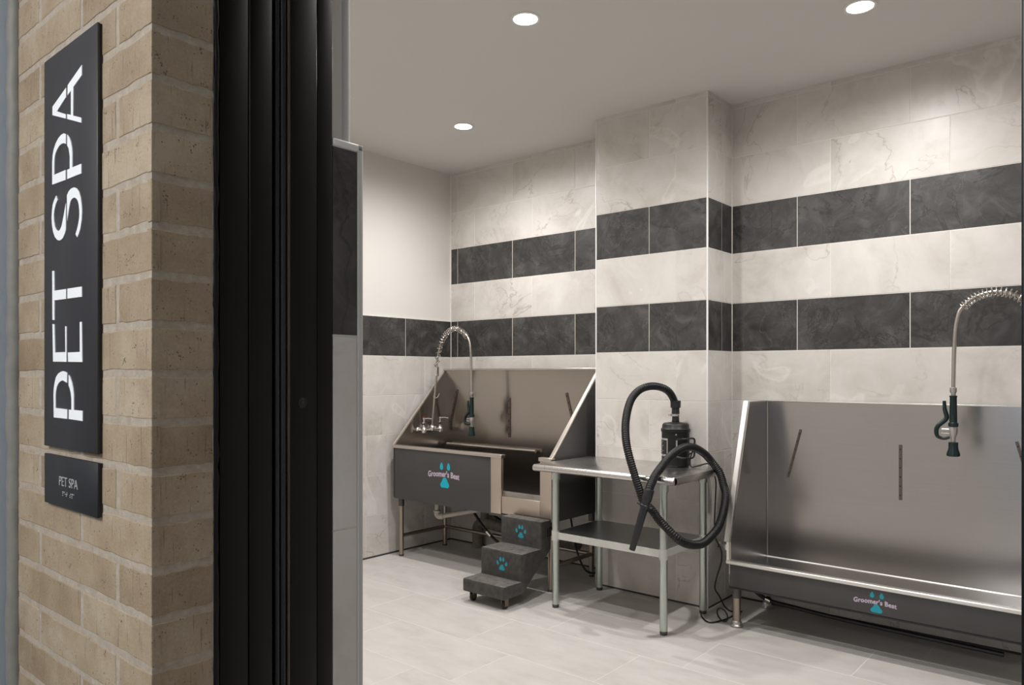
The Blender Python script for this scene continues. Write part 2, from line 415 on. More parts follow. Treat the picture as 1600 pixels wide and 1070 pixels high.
TP = 0.604
def joints(x0, lo, hi):
    k0 = math.floor((lo-x0)/TP)-1
    return [x0+TP*k for k in range(k0, k0+int((hi-lo)/TP)+4)]
ZR = [0.011, 0.321, 0.625, 0.929, 1.233, 1.537, 1.840, 2.150, 2.450, 2.753, 3.056, 3.083]
KIND = ['l', 'l', 'l', 'l', 'l', 'd', 'l', 'd', 'l', 'l', 'l']
PAR = 'BABBABABABA'
PAR = ['B', 'A', 'B', 'A', 'B', 'A', 'B', 'A', 'B', 'A', 'B']
def rows_for(A, B, lo, hi, top=11):
    return [(ZR[i], ZR[i+1], KIND[i], joints(A if PAR[i] == 'A' else B, lo, hi)) for i in range(top)]
MATS = {'l': M['light'], 'd': M['dark']}

XL, XR, YB, YC = -4.472, 1.30, 4.454, 4.116
CX0, CX1 = -2.778, -1.977
ZC = 3.083
YI = 0.80                                                         # inner face of the entry wall

mb = MB()
mb.box((XL-0.1, XR+0.1), (YB+0.0014, YB+0.13), (0, ZC+0.02), M['grout'])
tile_rows(mb, lambda u, z, d: (u, YB+d, z), (XL+0.004, CX0-0.0), rows_for(-3.186, -3.593, XL, CX0), MATS)
tile_rows(mb, lambda u, z, d: (u, YB+d, z), (CX1+0.004, XR), rows_for(-1.571, -1.381, CX1, XR), MATS)
struct(mb, 'wall_back', attr=True, smooth=0)

mb = MB()
mb.box((CX0+0.0014, CX1-0.0014), (YC+0.0014, YB+0.02), (0, ZC+0.01), M['grout'])
tile_rows(mb, lambda u, z, d: (u, YC+d, z), (CX0+0.010, CX1-0.010), rows_for(-2.374, -2.188, CX0, CX1), MATS)
tile_rows(mb, lambda u, z, d: (CX1-d, u, z), (YC+0.010, YB-0.004), rows_for(4.308, 4.95, YC, YB), MATS)
tile_rows(mb, lambda u, z, d: (CX0+d, u, z), (YC+0.010, YB), rows_for(4.308, 4.95, YC, YB), MATS)
struct(mb, 'wall_pillar', attr=True, smooth=0)
for k, x in enumerate((CX0, CX1-0.010)):
    mb = MB(); mb.box((x, x+0.010), (YC-0.001, YC+0.009), (0.0, ZC), M['trim'], 0.002)
    struct(mb, 'trim_%d' % (k+1))

mb = MB()
mb.box((XL-0.13, XL-0.012), (YI-0.2, YB+0.02), (0, ZC+0.01), M['paint'])
mb.box((XL-0.02, XL-0.0014), (YI, YB), (0, 1.841), M['grout'])
tile_rows(mb, lambda u, z, d: (XL-d, u, z), (YI, YB-0.004), rows_for(3.947, 3.55, YI, YB, 6), MATS)
struct(mb, 'wall_left', attr=True, smooth=0)

mb = MB(); mb.box((XL, XR), (YB-0.004, YB+0.01), (0, 0.011), M['gap']); struct(mb, 'baseboard_back', smooth=0)
mb = MB(); mb.box((XL-0.01, XL+0.004), (YI, YB), (0, 0.011), M['gap']); struct(mb, 'baseboard_left', smooth=0)
mb = MB(); mb.box((CX0+0.002, CX1-0.002), (YC+0.001, YC+0.05), (0, 0.011), M['gap'])
mb.box((CX1-0.05, CX1-0.001), (YC+0.002, YB), (0, 0.011), M['gap']); struct(mb, 'baseboard_pillar', smooth=0)

mb = MB(); mb.box((XR, XR+0.12), (YI-0.3, YB+0.1), (0, ZC+0.01), M['paint']); struct(mb, 'wall_right', smooth=0)
mb = MB(); mb.box((XL-0.1, XR+0.1), (YI-0.25, YB+0.1), (ZC, ZC+0.1), M['ceil']); struct(mb, 'ceiling', smooth=0)

# floor: 406 x 812 mm tiles in a shifted bond
mb = MB(); mb.box((XL-0.1, XR+0.1), (0.55, YB+0.1), (-0.08, -0.0006), M['floorgrout'])
frows = []
offs = {-5: -2.45, -4: -2.70, -3: -2.43, -2: -2.72, -1: -2.65, 0: -2.41, 1: -2.72, 2: -2.49, 3: -2.66, 4: -2.45}
for k in range(-5, 6):
    y0 = 2.395+0.413*k; y1 = y0+0.413
    y0 = max(y0, 0.55); y1 = min(y1, YB+0.02)
    if y1-y0 < 0.02: continue
    x0 = offs.get(k, -2.5)
    js = [x0+0.812*i for i in range(-4, 7)]
    frows.append((y0, y1, 'f', js))
tile_rows(mb, lambda u, w, d: (u, w, -d), (XL-0.02, XR), frows, {'f': M['floor']}, gap=0.0048, thick=0.003, cham=0.0005)
struct(mb, 'floor', attr=True, smooth=0)

# ------------------------------------------------------------------ entry wall, brick pier, door frame
JX = -1.039; BY = 0.456; BX0 = -1.594
# brick pier with irregular brick outlines
def brick_plate(mb, P, u0, u1, z0, z1, jl=True, jr=True, rnd=0.0):
    r = random.Random(int(rnd*1000)); n = 9; pts = []
    J = lambda s: r.uniform(-s, s)
    for i in range(n+1):
        t = i/n; pts.append((u0+(u1-u0)*t + (J(.0006) if 0 < i < n else 0), z0 + J(.0013)))
    for i in range(1, 5):
        t = i/5; pts.append((u1 + (J(.0012) if jr else 0), z0+(z1-z0)*t))
    for i in range(n+1):
        t = 1-i/n; pts.append((u0+(u1-u0)*t + (J(.0006) if 0 < i < n else 0), z1 + J(.0014)))
    for i in range(1, 5):
        t = 1-i/5; pts.append((u0 + (J(.0012) if jl else 0), z0+(z1-z0)*t))
    m = len(pts); cu = sum(p[0] for p in pts)/m; cz = sum(p[1] for p in pts)/m
    hu, hz = (u1-u0)/2, (z1-z0)/2
    ins = []
    for u, z in pts:
        du = 0.0012 if abs(u-cu) > hu*0.9 else 0; dz = 0.0012 if abs(z-cz) > hz*0.8 else 0
        if (not jl and u < cu) or (not jr and u > cu): du *= 0.3
        ins.append((u-math.copysign(du, u-cu), z-math.copysign(dz, z-cz)))
    dep = r.uniform(0, 0.0007)
    vs = [P(u, z, 0.0006+dep) for u, z in pts] + [P(u, z, dep) for u, z in ins] + [P(u, z, 0.012) for u, z in pts]
    fs = [tuple(range(m, 2*m))] + [(i, (i+1) % m, m+(i+1) % m, m+i) for i in range(m)] + [(2*m+i, 2*m+(i+1) % m, (i+1) % m, i) for i in range(m)]
    mb.add(vs, fs, M['brick'], rnd)
mb = MB()
mb.box((BX0, JX-0.0012), (BY+0.0012, 0.546), (0.0, 3.0), M['mortar'])
CO = 0.0682; zj = 1.398; kk = 0
for k in range(-20, 23):
    z0 = zj + CO*k + 0.0058; z1 = z0 + CO - 0.0116
    if z1 > 2.98 or z0 < 0.0: continue
    A = (k % 2 == 0)
    first = 0.250 if A else 0.113
    cuts = [JX]; x = JX-first
    while x > BX0-0.3: cuts.append(x); x -= 0.326
    for i in range(len(cuts)-1):
        kk += 1
        u1 = cuts[i] - (0.0062 if i else 0.0); u0 = max(cuts[i+1]+0.0062, BX0+0.001)
        if u1-u0 < 0.01: continue
        brick_plate(mb, lambda u, z, d: (u, BY+d, z), u0, u1, z0, z1, True, i > 0, kk*0.731)
        if i == 0:
            brick_plate(mb, lambda u, z, d: (JX-d, u, z), BY, 0.5445, z0, z1, False, True, kk*0.731)
struct(mb, 'wall_brick', attr=True, smooth=25)

# mortar smears and black sealant where the brick meets the frame
r_ = random.Random(3)
mb = MB()
pts = [(JX-0.004+r_.uniform(-.0008, .0008), 0.5505+r_.uniform(-.0012, .0012), 0.02*i) for i in range(140)]
mb.tube(pts, [0.0050+r_.uniform(-.0010, .0010) for _ in pts], M['sealant'], 10)
struct(mb, 'trim_3')
# grey caulk and painted corridor wall at the far end of the brick
mb = MB()
pts = [(BX0-0.012+r_.uniform(-.0015, .0015), BY+0.000+r_.uniform(-.0015, .0015), 0.03*i) for i in range(100)]
mb.tube(pts, [0.0155+r_.uniform(-.0012, .0012) for _ in pts], M['caulk'], 12)
struct(mb, 'trim_4')
mb = MB()
mb.box((BX0-0.16, BX0-0.022), (-2.6, BY+0.10), (0, 3.0), M['coolpaint'], 0.004)
struct(mb, 'wall_corridor')

# tiled end of the entry wall inside the door frame
WX = JX+0.004
mb = MB()
mb.box((XL-0.1, WX-0.014), (0.560, YI-0.001), (0, ZC+0.01), M['paint'])                # plastered wall, rounded corner above the tile
mb.cyl((WX-0.020, YI-0.010, 1.79), (WX-0.020, YI-0.010, ZC), 0.0105, M['paint'], 16)
mb.box((WX-0.02, WX-0.0014), (0.753, YI+0.004), (0, 1.785), M['grout'])
rws = [(0.15, 0.477, 'l', []), (0.477, 0.806, 'l', []), (0.806, 1.134, 'l', []), (1.134, 1.461, 'l', []), (1.4625, 1.781, 'd', [])]
tile_rows(mb, lambda u, z, d: (WX-d, u, z), (0.753, YI+0.003), rws, MATS, gap=0.003)
struct(mb, 'wall_entry', attr=True, smooth=35)
mb = MB()
mb.box((WX-0.012, WX+0.001), (YI+0.003, YI+0.016), (0, 1.794), M['trimgrey'], 0.003)
mb.box((WX-0.012, WX+0.001), (0.753, YI+0.016), (1.781, 1.794), M['trim'], 0.003)
struct(mb, 'trim_5')
mb = MB()
mb.box((-0.02, XR+0.1), (BY, YI), (0, ZC), M['paint']); struct(mb, 'wall_front', smooth=0)
mb = MB()
mb.box((JX-0.01, -0.02), (0.47, YI), (2.20, ZC), M['paint']); struct(mb, 'wall_lintel', smooth=0)

# black door frame
fr = bpy.data.objects.new('door_1', None); fr.location = (JX, 0.55, 0); COL.objects.link(fr); fr['kind'] = 'structure'
mb = MB()
mb.box((JX-0.06, JX-0.0005), (0.556, 0.6015), (0, 2.17), M['frame'], 0.001)
mb.box((JX-0.06, JX+0.0015), (0.6025, 0.641), (0, 2.17), M['frame'], 0.001)
mb.box((JX-0.06, JX-0.010), (0.640, 0.672), (0, 2.17), M['frame'])
mb.box((JX-0.06, JX+0.004), (0.671, 0.7215), (0, 2.17), M['frame'], 0.0012)
mb.box((JX-0.06, JX+0.004), (0.7222, 0.752), (0, 2.17), M['frame'], 0.0010)
mb.build('jamb', fr)
mb = MB(); mb.box((JX-0.0098, JX+0.0034), (0.6685, 0.6712), (0, 2.16), M['litstop']); mb.build('stop_lit_strip', fr)  # strip added over the stop, its brown standing for the lit face
for y, r in ((0.652, 0.0045), (0.6625, 0.0055)):
    mb = MB(); mb.cyl((JX-0.004, y, 0), (JX-0.004, y, 2.16), r, M['gasket'], 14); mb.build('gasket', fr)
mb = MB()
mb.lathe([(0.0082, 0), (0.0082, 0.0012), (0.0066, 0.0018), (0.0062, 0.0006), (0.0040, 0.0006), (0.0036, 0.0016), (0.001, 0.0018)], (JX+0.004, 0.693, 1.351), M['gasket'], (1, 0, 0), 24)
mb.build('screw_cap', fr)
mb = MB()
mb.box((-0.0585, 0.0), (0.556, 0.752), (0, 2.17), M['frame'], 0.001)
mb.build('jamb', fr)
mb = MB(); mb.box((JX-0.06, 0.0), (0.556, 0.752), (2.165, 2.21), M['frame'], 0.001); mb.build('head_rail', fr)

# corridor shell on the near side of the wall
mb = MB(); mb.box((BX0-0.2, 2.0), (-2.6, 0.55), (-0.08, -0.001), M['carpetfloor']); struct(mb, 'floor_corridor', smooth=0)
mb = MB(); mb.box((BX0-0.2, 2.0), (-2.7, BY+0.1), (3.0, 3.1), M['ceil']); struct(mb, 'ceiling_corridor', smooth=0)
mb = MB(); mb.box((BX0-0.2, 2.0), (-2.7, -2.6), (0, 3.0), M['coolpaint']); struct(mb, 'wall_corridor_back', smooth=0)
mb = MB(); mb.box((2.0, 2.1), (-2.7, 0.8), (0, 3.0), M['coolpaint']); struct(mb, 'wall_corridor_right', smooth=0)

# ------------------------------------------------------------------ signs
LET = {
 'A': [[(-1.33, 1.861), (-1.391, 1.844), (-1.391, 1.83), (-1.331, 1.811), (-1.331, 1.818), (-1.371, 1.832), (-1.33, 1.846)], [(-1.264, 1.88), (-1.264, 1.864), (-1.299, 1.854), (-1.3, 1.809), (-1.266, 1.798), (-1.266, 1.79), (-1.325, 1.809), (-1.325, 1.817), (-1.309, 1.812), (-1.309, 1.851), (-1.323, 1.847), (-1.323, 1.863)]],
 'P2': [[(-1.331, 1.786), (-1.34, 1.789), (-1.352, 1.789), (-1.364, 1.786), (-1.376, 1.78), (-1.385, 1.772), (-1.39, 1.763), (-1.392, 1.752), (-1.392, 1.714), (-1.332, 1.712), (-1.332, 1.728), (-1.383, 1.729), (-1.383, 1.747), (-1.381, 1.758), (-1.377, 1.764), (-1.369, 1.769), (-1.359, 1.773), (-1.349, 1.774), (-1.34, 1.773), (-1.331, 1.77)], [(-1.325, 1.784), (-1.317, 1.778), (-1.31, 1.77), (-1.305, 1.759), (-1.303, 1.75), (-1.303, 1.727), (-1.266, 1.726), (-1.266, 1.711), (-1.325, 1.712), (-1.325, 1.727), (-1.314, 1.727), (-1.314, 1.747), (-1.316, 1.753), (-1.319, 1.761), (-1.325, 1.766)]],
 'S': [[(-1.326, 1.686), (-1.319, 1.691), (-1.309, 1.694), (-1.296, 1.694), (-1.286, 1.691), (-1.276, 1.684), (-1.269, 1.674), (-1.265, 1.662), (-1.263, 1.65), (-1.265, 1.637), (-1.27, 1.625), (-1.276, 1.618), (-1.283, 1.613), (-1.29, 1.619), (-1.284, 1.625), (-1.278, 1.634), (-1.274, 1.644), (-1.274, 1.654), (-1.276, 1.663), (-1.28, 1.67), (-1.287, 1.675), (-1.296, 1.678), (-1.305, 1.677), (-1.311, 1.674), (-1.315, 1.668), (-1.319, 1.659), (-1.325, 1.645)], [(-1.331, 1.674), (-1.331, 1.631), (-1.335, 1.626), (-1.344, 1.619), (-1.353, 1.617), (-1.361, 1.617), (-1.369, 1.619), (-1.38, 1.625), (-1.388, 1.635), (-1.393, 1.647), (-1.395, 1.659), (-1.393, 1.671), (-1.39, 1.68), (-1.383, 1.687), (-1.374, 1.693), (-1.368, 1.685), (-1.376, 1.679), (-1.382, 1.671), (-1.385, 1.662), (-1.384, 1.652), (-1.38, 1.642), (-1.373, 1.636), (-1.365, 1.633), (-1.357, 1.634), (-1.35, 1.639), (-1.345, 1.647), (-1.338, 1.66)]],
 'T': [[(-1.392, 1.57), (-1.383, 1.569), (-1.382, 1.536), (-1.33, 1.535), (-1.33, 1.519), (-1.382, 1.52), (-1.382, 1.487), (-1.391, 1.488)], [(-1.324, 1.535), (-1.264, 1.534), (-1.264, 1.518), (-1.324, 1.519)]],
 'E': [[(-1.391, 1.481), (-1.382, 1.48), (-1.379, 1.433), (-1.333, 1.433), (-1.334, 1.475), (-1.328, 1.474), (-1.328, 1.417), (-1.388, 1.418)], [(-1.322, 1.432), (-1.272, 1.432), (-1.272, 1.479), (-1.264, 1.479), (-1.262, 1.416), (-1.321, 1.417)]],
 'P1': [[(-1.325, 1.399), (-1.335, 1.401), (-1.344, 1.402), (-1.353, 1.401), (-1.365, 1.398), (-1.375, 1.392), (-1.381, 1.383), (-1.385, 1.373), (-1.386, 1.363), (-1.385, 1.325), (-1.325, 1.325), (-1.325, 1.34), (-1.377, 1.341), (-1.377, 1.361), (-1.375, 1.369), (-1.371, 1.376), (-1.364, 1.382), (-1.353, 1.386), (-1.344, 1.387), (-1.335, 1.385), (-1.326, 1.383)], [(-1.319, 1.396), (-1.313, 1.392), (-1.305, 1.383), (-1.3, 1.374), (-1.297, 1.364), (-1.297, 1.34), (-1.261, 1.34), (-1.261, 1.324), (-1.318, 1.325), (-1.318, 1.34), (-1.307, 1.34), (-1.307, 1.358), (-1.31, 1.368), (-1.314, 1.374), (-1.319, 1.379)]],
}
SY = 0.449
t = thing('wall_sign', (-1.32, BY, 1.60), 'tall charcoal wall sign with white PET SPA lettering on the tan brick', 'sign')
mb = MB(); mb.box((-1.4335, -1.206), (SY, SY+0.004), (1.2755, 1.930), M['signplate'], 0.0006, 1); mb.build('face_plate', t)
mb = MB(); mb.box((-1.4325, -1.2065), (SY+0.004, BY+0.001), (1.2765, 1.929), M['signedge']); mb.build('backing_board', t, smooth=0)
for key in ('P1', 'E', 'T', 'S', 'P2', 'A'):
    mb = MB()
    for poly in LET[key]: mb.prism(poly, 1, SY-0.0012, SY+0.0005, M['letter'])
    mb.build('letter', t, smooth=0)

def text_mesh(body, width, height=None, extrude=0.0006, offset=0.0, spacing=1.0):
    cu = bpy.data.curves.new('lettering_source', 'FONT'); cu.body = body; cu.size = 1.0
    cu.extrude = 0.0; cu.offset = offset; cu.space_character = spacing; cu.resolution_u = 3
    o = bpy.data.objects.new('lettering_source', cu); COL.objects.link(o)
    dg = bpy.context.evaluated_depsgraph_get(); me = bpy.data.meshes.new_from_object(o.evaluated_get(dg))
    bpy.data.objects.remove(o); bpy.data.curves.remove(cu)
    bm = bmesh.new(); bm.from_mesh(me); bpy.data.meshes.remove(me)
    bmesh.ops.dissolve_limit(bm, angle_limit=0.01, verts=bm.verts, edges=bm.edges)
    xs = [v.co.x for v in bm.verts]; ys = [v.co.y for v in bm.verts]
    return bm, (min(xs), max(xs), min(ys), max(ys))
def text_on(mb, body, cx, z, y, width, height, mat, offset=0.0, spacing=1.0, thick=0.0008, bend=None, pad=None):
    """lettering standing on the plane Y = y, facing -Y, reading along +X"""
    bm, (x0, x1, y0, y1) = text_mesh(body, width, offset=offset, spacing=spacing)
    sx = width/(x1-x0) if pad is None else pad[0]; sz = height/(y1-y0) if pad is None else pad[1]
    mx, my = (x0+x1)/2, (y0+y1)/2
    for v in bm.verts:
        a = (v.co.x-mx)*sx; c = (v.co.y-my)*sz
        if bend: c += bend(a)
        v.co = Vector((cx+a, y, z+c))
    r = bmesh.ops.extrude_face_region(bm, geom=bm.faces[:])
    bmesh.ops.translate(bm, verts=[g for g in r['geom'] if isinstance(g, bmesh.types.BMVert)], vec=(0, -thick, 0))
    bmesh.ops.recalc_face_normals(bm, faces=bm.faces[:])
    mb.bm(bm, mat)
    return sx, sz

t = thing('wall_sign', (-1.32, BY, 1.22), 'small black room plaque with thin grey PET SPA letters and raised dots on brick', 'sign')
mb = MB(); mb.box((-1.4325, -1.206), (SY, SY+0.004), (1.1790, 1.2625), M['signdark'], 0.0006, 1); mb.build('face_plate', t)
mb = MB(); mb.box((-1.4315, -1.2065), (SY+0.004, BY+0.001), (1.180, 1.2615), M['signedge']); mb.build('backing_board', t, smooth=0)
mb = MB(); text_on(mb, 'PET SPA', -1.3225, 1.2218, SY, 0.0790, 0.0150, M['letter2'], offset=-0.012); mb.build('lettering', t, smooth=0)
mb = MB(); x = -1.3475
for ch in ('1234', '15', '2345', ' ', '234', '1234', '1'):
    for dch in ch.strip():
        q = int(dch)-1
        mb.lathe([(0.0010, 0), (0.0008, 0.0004), (0.0002, 0.0007)], (x+(q//3)*0.0031, SY, 1.2045-(q % 3)*0.0028), M['letter2'], (0, -1, 0), 8)
    x += 0.0079
mb.build('braille_dots', t)

# ------------------------------------------------------------------ downlights
def downlight(x, y, label):
    t = thing('ceiling_light', (x, y, ZC), label, 'light', 'recessed downlights in the ceiling')
    mb = MB(); mb.lathe([(0.070, 0.0005), (0.072, -0.001), (0.070, -0.004), (0.058, -0.005), (0.0565, -0.001), (0.0565, 0.0005)], (x, y, ZC), M['trim'], (0, 0, 1), 40); mb.build('trim_ring', t)
    mb = MB(); mb.lathe([(0.0562, 0.0002), (0.0562, -0.0022), (0.045, -0.0028), (0.001, -0.003)], (x, y, ZC), M['lamp'], (0, 0, 1), 40); mb.build('lens', t)
def spot(x, y, energy, z=ZC-0.03, size=172, blend=1.0, col=(1.0, 0.98, 0.96)):
    l = bpy.data.lights.new('downlight_beam', 'SPOT'); l.energy = energy; l.spot_size = math.radians(size); l.spot_blend = blend
    l.color = col; l.shadow_soft_size = 0.05
    o = bpy.data.objects.new('downlight_beam', l); o.location = (x, y, z); COL.objects.link(o)
downlight(-2.238, 2.726, 'lit round ceiling downlight with the largest disc, in front of the pillar')
downlight(-3.531, 3.635, 'lit round ceiling downlight deepest in the room, over the tub with steps')
downlight(-0.995, 3.631, 'lit round ceiling downlight over the low tub, nearest its sprayer')
E_SPOT = 114
for x, y, k in ((-2.238, 2.726, 1), (-3.531, 3.635, 1), (-0.995, 3.631, 1), (-3.53, 1.82, 0.7), (-0.995, 1.82, 0.5)):
    spot(x, y, E_SPOT*k)

# ------------------------------------------------------------------ logos
def teardrop(cx, cz, w, h, tilt=0.0, n=18):
    pts = []
    for i in range(n):
        a = 2*PI*i/n; u = math.sin(a); v = math.cos(a)
        k = 0.5*w*(1-0.38*v)                                       # narrower towards the top
        x, z = u*k, v*h/2
        pts.append((cx + x*math.cos(tilt)-z*math.sin(tilt), cz + x*math.sin(tilt)+z*math.cos(tilt)))
    return pts
def pad(cx, cz, w, h):
    base = [(0, .5), (.17, .44), (.26, .27), (.34, .08), (.47, -.1), (.5, -.28), (.42, -.44), (.25, -.5), (0, -.47)]
    pts = [(cx+a*w, cz+b*h) for a, b in base] + [(cx-a*w, cz+b*h) for a, b in base[-2:0:-1]]
    return pts
def brand_logo(parent, cx, z, y, w, h, teal):
    """round-lettered name across a paw, printed on the tub apron"""
    mb = MB()
    mb.prism(pad(cx+0.012*w/0.316, z-0.30*h, 0.28*w, 0.42*h), 1, y-0.0008, y+0.0006, teal); mb.build('paw_pad', parent, smooth=0)
    for o in (-0.020, 0.050):
        mb = MB(); mb.prism(teardrop(cx+o*w/0.316, z+0.36*h, 0.095*w, 0.30*h), 1, y-0.0008, y+0.0006, teal); mb.build('paw_toe', parent, smooth=0)
    bend = lambda a: 0.010*(w/0.316)*math.cos(a/w*PI) - 0.004
    mb = MB(); sx, sz = text_on(mb, "Groomer's Best", cx, z+0.02*h, y-0.0008, w, 0.265*h, M['logopink'], offset=0.045, spacing=1.04, bend=bend)
    mb.build('letter_outline', parent, smooth=0)
    mb = MB(); text_on(mb, "Groomer's Best", cx, z+0.02*h, y-0.0017, w, h, M['logowhite'], offset=0.016, spacing=1.04, bend=bend, pad=(sx, sz))
    mb.build('lettering', parent, smooth=0)
def paw(parent, cx, z, y, s):
    mb = MB()
    mb.prism(pad(cx, z-0.24*s, 0.52*s, 0.42*s), 1, y-0.0008, y+0.0006, M['teal']); p = mb.build('paw_print', parent, smooth=0)
    for a, b, tl in ((-0.40, 0.06, 0.25), (-0.13, 0.34, 0.04), (0.13, 0.34, -0.04), (0.40, 0.06, -0.25)):
        mb = MB(); mb.prism(teardrop(cx+a*s, z+b*s, 0.19*s, 0.32*s, tl, 14), 1, y-0.0008, y+0.0006, M['teal']); mb.build('toe', p, smooth=0)

def tether_bar(parent, p0, p1, y, w):
    """flat perforated bar on the back panel"""
    a = Vector((p0[0], 0, p0[1])); b = Vector((p1[0], 0, p1[1])); d = (b-a); L = d.length; d.normalize(); s = Vector((d.z, 0, -d.x))
    mb = MB()
    q = [a+s*w/2, b+s*w/2, b-s*w/2, a-s*w/2]
    mb.prism([(v.x, v.z) for v in q], 1, y-0.006, y+0.001, M['bar'], 0.001)
    n = int(L/0.045)
    for i in range(n):
        c = a + d*(L*(i+0.5)/n)
        mb.lathe([(w*0.26, 0), (w*0.26, 0.0006)], (c.x, y-0.006, c.z), M['hole'], (0, -1, 0), 10)
    return mb.build('tether_bar', parent)

# ------------------------------------------------------------------ tub with the walk-in front
def walkin_tub():
    x0, x1, yf, yb = -4.395, -2.865, 3.755, 4.315
    t = thing('grooming_tub', ((x0+x1)/2, (yf+yb)/2, 0), 'steel dog bathing tub with sloping sides and a step-in front gap behind the pet steps', 'tub')
    mb = MB(); mb.box((x0, x1), (yb-0.014, yb), (0.46, 1.437), M['steel'])
    mb.box((x0, x1), (yb-0.030, yb), (1.425, 1.439), M['rim'], 0.002); mb.build('back_panel', t)
    prof = [(yf, 0.455), (yf, 0.85), (yb, 1.437), (yb, 0.455)]
    for inner, outer, e in (((x0+0.004, x0+0.014), (x0, x0+0.005), x0), ((x1-0.014, x1-0.004), (x1-0.005, x1), x1)):
        mb = MB(); mb.prism(prof, 0, *inner, M['steel']); mb.prism(prof, 0, *outer, M['charcoal'])  # outer skin coloured dark in place of the steel's dark reflections
        p = mb.build('side_panel', t, smooth=0)
        mb = MB()
        d = Vector((0, yb-yf, 1.437-0.85)).normalized(); nrm = Vector((0, -d.z, d.y)); xa, xb = (e-0.006, e+0.026) if e == x0 else (e-0.026, e+0.006)
        q = [Vector((0, yf-0.004, 0.848))+nrm*0.010, Vector((0, yb, 1.437))+nrm*0.010, Vector((0, yb, 1.437))-nrm*0.004, Vector((0, yf-0.004, 0.848))-nrm*0.004]
        w = (e-0.004, e+0.012) if e == x0 else (e-0.022, e+0.004)
        mb.prism([(v.y, v.z) for v in q], 0, *w, M['rim'], 0.002); mb.build('edge_rim', p)
    # floor pan and inner front
    mb = MB(); mb.box((x0+0.01, x1-0.01), (yf+0.01, yb-0.01), (0.475, 0.485), M['steel']); fl = mb.build('floor_pan', t, smooth=0)
    mb = MB(); mb.box((x0+0.03, x1-0.03), (yf+0.045, yb-0.03), (0.485, 0.493), M['black'], 0.002); mb.build('added_dark_mat', fl)  # unseen black mat, added to darken what the steel reflects
    mb = MB(); mb.box((x0+0.006, -3.385), (yf, yf+0.012), (0.447, 0.835), M['charcoal'], 0.001)
    mb.box((x0+0.012, -3.30), (yf+0.012, yf+0.02), (0.46, 0.835), M['steel'])
    fp = mb.build('front_panel', t)
    brand_logo(fp, -3.846, 0.668, yf, 0.322, 0.178, M['tealbright'])
    mb = MB(); mb.box((x0-0.004, -3.282), (yf-0.014, yf+0.030), (0.832, 0.856), M['rim'], 0.004); mb.build('front_rim', t)
    mb = MB(); mb.box((-2.966, x1+0.002), (yf-0.014, yf+0.030), (0.836, 0.862), M['rim'], 0.004); mb.build('front_rim', t)
    for a, b in ((-3.384, -3.291), (-2.958, x1)):
        mb = MB(); mb.box((a, b), (yf-0.006, yf+0.020), (0.456, 0.838), M['post'], 0.002); mb.build('front_post', t)
    mb = MB(); mb.box((-3.288, -2.961), (yf-0.003, yf+0.010), (0.463, 0.577), M['post'], 0.0015); mb.build('sill_panel', t)
    mb = MB(); mb.box((-3.290, -2.958), (yf+0.010, yf+0.032), (0.56, 0.612), M['steelcool'], 0.004); mb.build('threshold_rail', t)
    mb = MB(); mb.box((-3.400, x1+0.001), (yf-0.002, yf+0.05), (0.438, 0.457), M['socket'], 0.002)
    mb.box((x0+0.01, x1-0.01), (yf+0.004, yb-0.004), (0.447, 0.456), M['charcoal']); mb.build('base_frame', t)
    # grab rail along the back
    z = 0.868
    mb = MB(); mb.cyl((-4.33, yb-0.045, z-0.040), (-3.408, yb-0.045, z-0.040), 0.0125, M['rim'], 18)
    for x in (-4.25, -3.50): mb.cyl((x, yb-0.045, z-0.040), (x, yb-0.012, z-0.040), 0.006, M['steelcool'])
    mb.build('grab_rail', t)
    tether_bar(t, (-4.245, 1.272), (-4.325, 0.985), yb-0.014, 0.020)
    tether_bar(t, (-3.688, 1.215), (-3.688, 0.915), yb-0.014, 0.022)
    tether_bar(t, (-3.150, 1.262), (-3.070, 0.975), yb-0.014, 0.020)
    for x in (x0+0.042, x1-0.045):
        for y in (yf+0.045, yb-0.05):
            mb = MB(); mb.cyl((x, y, 0.012), (x, y, 0.40), 0.0175, M['legsteel']); mb.cyl((x, y, 0.0), (x, y, 0.014), 0.0185, M['socket'])
            lg = mb.build('leg', t)
            mb = MB(); mb.cyl((x, y, 0.385), (x, y, 0.448), 0.022, M['socket']); mb.build('leg_socket', lg)
    xa, xb, ya, yb2 = x0+0.042, x1-0.045, yf+0.045, yb-0.05
    for p0, p1 in (((xa, ya, .155), (xa, yb2, .155)), ((xb, ya, .155), (xb, yb2, .155)), ((xa, yb2, .155), (xb, yb2, .155))):
        mb = MB(); mb.cyl(p0, p1, 0.0145, M['legsteel']); mb.build('stretcher', t)
    return t
walkin_tub()

